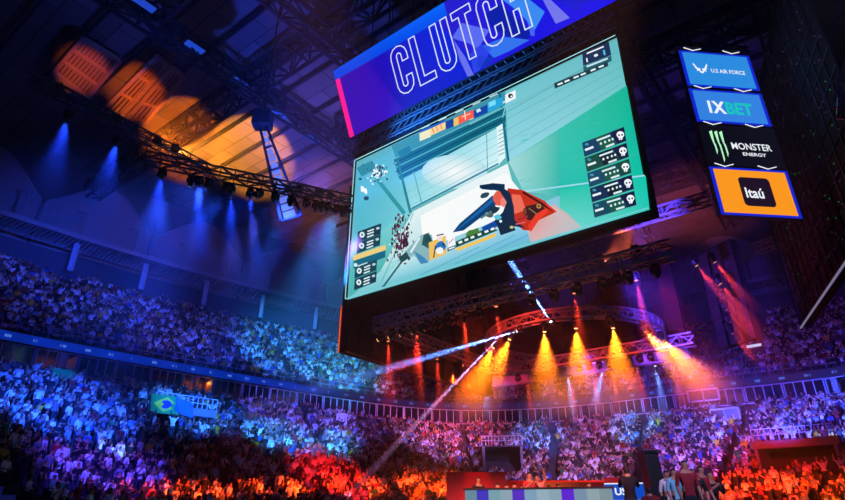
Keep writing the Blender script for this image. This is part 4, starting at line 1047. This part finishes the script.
def volmat(name, dens, fade=False):
    m = bpy.data.materials.new(name); m.use_nodes = True; nt = m.node_tree; N = nt.nodes; L = nt.links; N.remove(N['Principled BSDF'])
    v = N.new('ShaderNodeVolumeScatter'); v.inputs['Density'].default_value = dens; v.inputs['Color'].default_value = (1, 1, 1, 1)
    L.new(v.outputs[0], N['Material Output'].inputs['Volume'])
    if fade:                       # density shaped so the light fades away from the lamp and towards the beam edge
        def M(op, a, b=None):
            n = N.new('ShaderNodeMath'); n.operation = op; n.use_clamp = op == 'SUBTRACT'
            for i, x in enumerate((a, b)):
                if x is None: continue
                if isinstance(x, (int, float)): n.inputs[i].default_value = x
                else: L.new(x, n.inputs[i])
            return n.outputs[0]
        tc = N.new('ShaderNodeTexCoord'); sx = N.new('ShaderNodeSeparateXYZ'); L.new(tc.outputs['Generated'], sx.inputs[0])
        fx_ = M('ADD', sx.outputs[0], -.5); fy_ = M('ADD', sx.outputs[1], -.5)
        rad = M('SQRT', M('ADD', M('MULTIPLY', fx_, fx_), M('MULTIPLY', fy_, fy_)))
        R_ = M('ADD', M('MULTIPLY', M('SUBTRACT', 1., sx.outputs[2]), .5), .06)
        edge = M('SUBTRACT', 1., M('POWER', M('DIVIDE', rad, R_), 2.))
        L.new(M('MULTIPLY', M('MULTIPLY', M('POWER', sx.outputs[2], 1.3), edge), dens), v.inputs['Density'])
    return m
PROTO = fx
def lamp(p, target, lens, color, power, deg, blend=.3, beam=None, label='', group=None, scale=1., r=.08, dens=.3):
    """one moving head hung at p, aimed at target; beam = length of dense haze added to show its light"""
    scale *= .8
    root = PROTO.copy(); col.objects.link(root); root.location = p; root.scale = (scale,)*3
    for ch in (fb, fy):
        c = ch.copy(); col.objects.link(c); c.parent = root
    h = fh.copy(); col.objects.link(h); h.parent = root
    l = LENS[lens].copy(); col.objects.link(l); l.parent = h
    hp = Vector(p)+Vector((0, 0, -.38*scale)); d = (Vector(target)-hp).normalized()
    q = d.to_track_quat('-Z', 'Y'); h.rotation_mode = 'QUATERNION'; h.rotation_quaternion = q
    if power:
        ld = bpy.data.lights.new('spot', 'SPOT'); ld.energy = power; ld.color = lin(color); ld.spot_size = math.radians(deg); ld.spot_blend = blend; ld.shadow_soft_size = r
        lo = bpy.data.objects.new('lamp_light', ld); col.objects.link(lo); lo.parent = h; lo.location = (0, 0, -.27)
    if beam:
        m = MB(); t = math.tan(math.radians(deg/2)); n = 6; L_ = beam/scale
        m.mn = []; MATS['_v'] = bpy.data.materials.get(f'beam_haze_{dens}') or volmat(f'beam_haze_{dens}', dens*2.2, True)
        m.tube([(0, 0, -.262), (0, 0, -.262-L_)], [.10, .10+t*L_], '_v', 20); bo = m.build('beam'); bo.parent = h; bo['kind'] = 'stuff'
    tag(root, label, 'stage light', group)
    return root
def crowd_pt(px, py):
    """point of the stands seen at a pixel"""
    for fn, rows in ((low, LOW_ROWS), (upr, UP_ROWS)):
        for k in range(rows):
            r, h = fn(k); a, hh, P = hit(px, py, r)
            r2, h2 = fn(k+1)
            if h-.2 <= hh <= h2+.3: return P
    return hit(px, py, 8)[2]
#LIGHTS
KP = 1.0
def tr_pt(px, py, h): return at(px, py, h)
BL, CY, PU, OR, RD, WH, MG = '#1a3cff', '#38b8ff', '#7a30ff', '#ff7a10', '#ff2a10', '#ffffff', '#d03cff'
# blue lamps of the left lighting truss, broad soft beams
for i, (x, y, tx, ty, dg_) in enumerate(((70, 106, 30, 250, 13), (118, 131, 85, 260, 13), (163, 164, 140, 310, 13), (200, 172, 200, 350, 12), (232, 180, 232, 355, 9), (251, 184, 264, 360, 7))):
    lamp(at(x, y+6, 13.6 if x > 150 else 14.6), crowd_pt(tx, ty), 'lens_blue', BL, 2.6e4, dg_, 1., 14, 'blue-lit moving head on the long left lighting truss, aiming at the stands', 'blue moving heads on the left lighting truss', dens=.022)
def wash(px, py, h, tx, ty, color, power, deg, blend=.8, n=None, lens='lens_blue', label=None, group=None, r=.3):
    lamp(at(px, py, h), crowd_pt(tx, ty), lens, color, power, deg, blend, None, label or 'moving head on the square lighting truss, lighting the stands', group or 'wash lights on the square lighting truss', r=r)
W1 = SQ0+U*.5; 
def wl(src, tx, ty, color, power, deg, blend=.8, lens='lens_blue', label=None, group=None):
    lamp(src, crowd_pt(tx, ty), lens, color, power, deg, blend, None, label, group, r=.3)
g1 = 'wash lights under the bars of the square lighting truss'
lb1 = 'black moving head hanging under a bar of the square lighting truss'
def sqp(s, side_):
    a, b = {'f': (SQ0, SQ1), 'l': (SQ0, SQ3), 'b': (SQ3, SQ3+U*12.2)}[side_]; return a+(b-a)*s-Z*.45
lt_a, lt_b = at(112, 151, 14), at(352, 202, 14)
def ltp(s):
    s = (332*s-92)/240
    return lt_a+(lt_b-lt_a)*s-Z*.4
lbl = 'black moving head on the long left lighting truss, throwing blue light on the stands'; gbl = 'blue wash lights on the left lighting truss'
for s, tx, ty, c_, p_, dg_ in ((.95, 285, 345, '#2c90ff', 2.2e5, 19), (.92, 345, 374, '#30b0ff', 2.4e5, 16), (.85, 200, 330, '#2840ff', .6e5, 24), (.7, 60, 290, BL, .2e5, 38), (.75, 170, 345, '#5a60ff', .3e5, 16),
                          (.6, 60, 410, '#1c4cff', 1.1e5, 34), (.8, 190, 415, '#2468ff', 1.1e5, 24), (.88, 280, 440, '#3088ff', 1.2e5, 18), (.97, 345, 450, '#3098ff', 1.4e5, 15), (.9, 310, 415, '#5a54ff', .8e5, 30), (.5, 100, 470, '#4030e0', .5e5, 30), (.98, 395, 430, '#a878ff', .6e5, 24)):
    wl(ltp(s), tx, ty, c_, p_, dg_, 1., 'lens_blue', lbl, gbl)
washes = [(sqp(.1, 'b'), 430, 430, '#b070d8', 0.432e5, 34), (sqp(.3, 'b'), 540, 438, '#2878ff', 0.648e5, 16), (sqp(.45, 'b'), 640, 425, '#2c90ff', 0.792e5, 17), (sqp(.55, 'b'), 560, 450, '#a470d0', 0.324e5, 50),
          (sqp(.7, 'b'), 715, 425, '#2860ff', 0.648e5, 22), (sqp(.8, 'b'), 820, 415, '#2050ff', 1.152e5, 26), (sqp(.85, 'f'), 780, 330, '#6038ff', 0.432e5, 40), (sqp(.75, 'b'), 690, 345, '#9040f0', 0.360e5, 36), (sqp(.5, 'b'), 600, 372, '#a040f0', 0.288e5, 40), (sqp(.6, 'b'), 700, 450, '#8060ff', 0.360e5, 36), (sqp(.2, 'b'), 440, 400, '#ff3868', 0.288e5, 36), (sqp(.9, 'b'), 820, 380, '#7040e0', 0.360e5, 40)]
for s, tx, ty, c_, p_, dg_ in washes: wl(s, tx, ty, c_, p_, dg_, 1., 'lens_blue', lb1, g1)
# orange light on the front rows
for s, tx, ty, p_, dg_ in [(.02+.05*i, 130+i*40, 496-i*1.0, 3e4+7e3*i, 9) for i in range(9)]+[(.6+.07*i, 705+i*34, 489, 8e4, 8) for i in range(5)]:
    wl(sqp(s, 'f'), tx, ty, '#ff4a10', p_, dg_, .8, 'lens_amber', 'amber moving head under the front bar of the square lighting truss', 'amber moving heads under the front bar of the square truss')
for s_, tx, ty in ((.6, 415, 478), (.75, 440, 492)): wl(sqp(s_, 'l'), tx, ty, '#ff4a10', 7e4, 14, .9, 'lens_amber', 'amber moving head under the left bar of the square lighting truss', 'amber moving heads under the left bar of the square truss')
for s_, tx, ty in ((.55, 90, 250), (.8, 230, 292)): lamp(ltp(s_), hit(tx, ty, 11)[2], 'lens_blue', '#2c50ff', .7e5, 34, 1., None, 'added blue moving head on the dark lighting truss, lighting the roof walkway', 'added blue heads lighting the roof walkway', r=.2)  # heads added to brighten the dim walkway
wl(sqp(.25, 'f'), 330, 480, '#ff1c20', 4e4, 26, .95, 'lens_red', 'red moving head under the front bar of the square lighting truss', 'red moving heads under the front bar of the square truss')
wl(sqp(.95, 'f'), 760, 478, '#ff1c20', 4e4, 22, .95, 'lens_red', 'red moving head under the front bar of the square lighting truss', 'red moving heads under the front bar of the square truss')
# orange lamps lighting the roof
for (x, y, tx, ty, c_, p_, dg_) in ((60, 90, 85, 68, '#ff6a14', .55e5, 9), (117, 120, 137, 90, '#ff7018', 1.0e5, 10.5), (158, 141, 188, 138, '#ff7a14', 2.6e5, 15), (176, 150, 252, 155, '#ffa030', 3.8e5, 15), (330, 196, 325, 205, '#ff9060', .5e5, 18),
                           (300, 189, 260, 30, '#3048ff', .9e5, 80), (320, 194, 325, 130, '#7060ff', .8e5, 34)):  # these two blue heads are added to brighten the roof steel
    lamp(at(x, y-4, 15.5 if x < 200 else 14.6), at(tx, ty, 36), 'lens_amber' if c_[1:3] == 'ff' else 'lens_blue', c_, p_, dg_, (.9 if dg_ < 11 else .4) if dg_ < 20 else 1., None, ('amber' if c_[1:3] == 'ff' else 'blue')+' uplight on the left lighting truss, lighting the roof', ('amber' if c_[1:3] == 'ff' else 'blue')+' uplights on the left lighting truss', r=.1)
# uplights added on the square truss to tint the roof at the right
for s_, tx, ty, c_, p_, dg_ in ((.8, 700, 190, '#ff6a40', 1.2e5, 16), (.9, 690, 120, '#6040ff', .3e5, 36), (.5, 600, 260, '#8048ff', .2e5, 26)):
    lamp(sqp(s_, 'f')+Z*1.2+W*.5, at(tx, ty, 36), 'lens_blue', c_, p_, dg_, .8, None, 'added uplight on the front bar of the square truss, lighting the roof', 'added uplights on the front bar of the square truss', r=.1)
# added lamps: red on round truss, unseen front light on stage, blue on header
lamp(sqp(.3, 'f')+Z*.1, RC, 'lens_red', '#ff3828', 6e3, 60, .8, None, 'added red moving head lighting the round truss from the front bar', 'added red heads lighting the round truss', r=.2)
lamp(sqp(.6, 'l')+Z*.1, RC, 'lens_red', '#ff3848', 6e3, 60, .8, None, 'added red moving head lighting the round truss from the left bar', None, r=.2)
lamp(ltp(.99)+Z*.1, hz(.4, 1.2), 'lens_blue', '#3080ff', 4e4, 60, .8, None, 'added blue moving head at the end of the left truss, lighting the screen header', None, r=.2)  # added in place of the glow from screen and banner
for x_ in (-3., 3.): lamp(Vector((x_, 3., 13.)), Vector((2+x_*.5, 19.5, 2.6)), 'lens_white', '#ff9a90', 2.4e4, 22, .6, None, 'added unseen front light above the floor, aimed at the players', 'added unseen front lights above the floor', r=.2)  # out of view, added so the stage people are not silhouettes
lamp(Vector((7., 3., 13.)), Vector((7, 17, 2.6)), 'lens_white', '#c8b8ff', 1.0e4, 18, .6, None, 'added unseen front light above the floor, aimed at the standing group', None, r=.2)
# ring of amber lamps
for (x, y) in ((541, 322), (575, 318), (615, 318), (643, 324), (658, 334), (508, 332), (492, 341)):
    p = at(x, y-2, 9.2); dv = (p-RC); t = math.atan2(dv.y, dv.x); q = RC+Vector((RR*math.cos(t), RR*math.sin(t), -.32))
    tg = Vector((q.x+(q.x-RC.x)*.15, q.y+.5, 1.5))
    if x > 640: tg = q+Vector((5, 1, -6))
    if x < 510: tg = q+Vector((-3, 0, -6))
    lamp(q, tg, 'lens_amber', '#ff7814', 1.7e4, 46, .9, 4.4, 'amber lamp burning under the round truss above the stage', 'amber lamps under the round truss', 1.0, dens=.09)
# narrow white-blue beams
for (x, y, h, ex, ey, ln_, lab) in ((557, 323, 9.3, 503, 252, 9., 'white beam light under the round truss shooting up behind the big screen'), (597, 322, 9.3, 634, 215, 12., 'white beam light under the round truss shooting up to the right'),
                          (520, 333, 9.3, 360, 377, 16., 'white beam light at the left of the round truss with a long flat blue beam'), (498, 341, 9.3, 372, 470, 14., 'white beam light at the left of the round truss pointing down at the stands')):
    p = at(x, y, h); dv = (p-RC); t = math.atan2(dv.y, dv.x); p = RC+Vector(((RR+.5)*math.cos(t), (RR+.5)*math.sin(t), -.75)) if ey < 300 else at(x, y, 8.7)
    if ey < 300: d = (at(ex, ey, 11.2 if ex < 600 else 16.)-p)
    elif ex < 370 and ey < 400: d = at(ex, ey, 6.7)-p
    else: d = at(ex, ey, 2.6)-p
    d.normalize()
    lamp(p+Z*.38, p+d*10, 'lens_white', '#5a8cff' if ey != 470 else '#c89cf0', (8e5 if ey < 300 else 3.2e5) if ey != 470 else 2.4e5, 4.2 if ey not in (470, 215) else 2.8, .6, ln_, lab, None, .8, r=.02, dens=.06 if ey < 300 else .11)
# red column of lamps at the right
for i, (x, y) in enumerate(((694, 263), (718, 268), (720, 288), (723, 303), (723, 315), (726, 327), (727, 336))):
    p = Vector((16.2, 28.6, EYE+[13.4, 13.1, 11.8, 11.0, 10.3, 9.6, 9.0][i]));
    if i == 0: p = at(694, 263, 12.)
    lamp(p+Z*.38, p+Vector((4.5, 1.5, -6)), 'lens_amber' if i < 3 else 'lens_red', '#ff3a18', 1.0e4, 18, .8, 3.6 if i < 4 else 2, 'red lamp in the column at the right corner of the square truss', 'red lamps in the right column', 1.1, dens=.05)
# far row of small lamps
for i, (x, y, c_) in enumerate(((382, 333, 'r'), (388, 340, 'r'), (416, 327, 'r'), (437, 358, 'r'), (455, 367, 'r'), (419, 352, 'r'), (567, 372, 'b'), (570, 377, 'r'), (593, 373, 'r'), (612, 371, 'r'), (637, 367, 'r'), (655, 365, 'b'), (673, 362, 'r'), (574, 292, 'r'), (636, 279, 'r'), (496, 305, 'r'), (464, 318, 'r'), (605, 366, 'b'), (527, 378, 'r'), (484, 372, 'b'))):
    h = 9.6 if y > 345 and x > 440 else 8.8
    if y < 300: h = 9.6
    p = at(x, y, h); dv = Vector((.3, .3, -6)) if x != 605 else Vector((-2, 0, -5))
    lamp(p+Z*.38, p+dv, 'lens_red' if c_ == 'r' else 'lens_white', '#ff3a20' if c_ == 'r' else '#7aa8ff', 9e3 if c_ == 'r' else 1.4e4, 14, .5, 3.6, 'small red downlight on the far lighting bars' if c_ == 'r' else 'small white downlight on the far lighting bars', 'small red downlights on the far bars' if c_ == 'r' else 'small white downlights on the far bars', .9, dens=.06)
# blue house lamps on the roof girders
mat('house_lamp', '#000000', .5, emit='#2a5cff', es=.55)
for (x, y) in ((145, 3), (195, 46), (241, 82), (280, 113), (312, 138)):
    p = at(x, y, 31.2); o = empty('house_lamp', p); tag(o, 'rectangular blue-lit house lamp on the roof girder', 'lamp', 'blue-lit house lamps on the roof girder')
    mb = MB(); mb.box(p, U*.35, W*.75, Z*.12, 'fixture_black'); mb.build('housing', o)
    mb = MB(); mb.box(p-Z*.13, U*.32, W*.7, Z*.012, 'house_lamp'); mb.build('diffuser', o)
# louvre panels in the roof
mat('louvre_wood', '#a08470', .6)
def louvre(quad, label, nsl):
    P = [at(x, y, 33.8) for x, y in quad]; o = empty('roof_louvre', (P[0]+P[2])/2); tag(o, label, 'roof louvre')
    m = MB()
    for i in range(4): m.bar(P[i], P[(i+1) % 4], .15, 'louvre_wood')
    for t in (.33, .66): m.bar(P[0].lerp(P[3], t), P[1].lerp(P[2], t), .12, 'louvre_wood')
    m.build('frame', o); m = MB(); m.hexa([p+Z*.35 for p in P]+[p+Z*.5 for p in P], 'black_fabric'); m.build('shade_backing', o); m = MB()  # black sheet put behind the slats in place of shade
    for i in range(nsl):
        t = (i+.5)/nsl; m.bar(P[0].lerp(P[1], t)+Z*.2, P[3].lerp(P[2], t)+Z*.2, (P[1]-P[0]).length/nsl*.36, 'louvre_wood', .05)
    m.build('slatting', o)
louvre([(83, 38), (119, 60), (88, 98), (54, 72)], 'square slatted roof louvre lit orange, at far left', 10)
louvre([(157, 56), (167, 64), (120, 118), (103, 110)], 'long slatted roof louvre lit orange, beside the square one', 4)
louvre([(172, 67), (184, 76), (146, 122), (126, 120)], 'second long slatted roof louvre lit orange, nearest the lattice girder', 4)

# ------------------------------------------------------------------ haze
MATS['haze'] = volmat('haze', .0016)
mb = MB(); mb.box((4, 30, 18.9), (58, 0, 0), (0, 62, 0), (0, 0, 18.8), 'haze'); hz_ = mb.build('haze'); tag(hz_, 'thin theatrical haze hanging through the whole arena', 'haze', kind='stuff')
w = bpy.data.worlds.new('world'); sc.world = w; w.use_nodes = True
w.node_tree.nodes['Background'].inputs['Color'].default_value = (.02, .03, .30, 1); w.node_tree.nodes['Background'].inputs['Strength'].default_value = .2
# the builder's originals are not part of the place
for o in [PROTO, fb, fy, fh]+list(LENS.values()): bpy.data.objects.remove(o)
sc.view_settings.view_transform = 'Standard'; sc.view_settings.look = 'None'; sc.view_settings.exposure = 0; sc.view_settings.gamma = 1; sc.view_settings.use_curve_mapping = False
cy = sc.cycles
cy.use_denoising = True; cy.max_bounces = 5; cy.diffuse_bounces = 2; cy.glossy_bounces = 2; cy.volume_bounces = 0; cy.transparent_max_bounces = 40; cy.use_light_tree = True; cy.sample_clamp_indirect = 3.
cy.caustics_reflective = False; cy.caustics_refractive = False
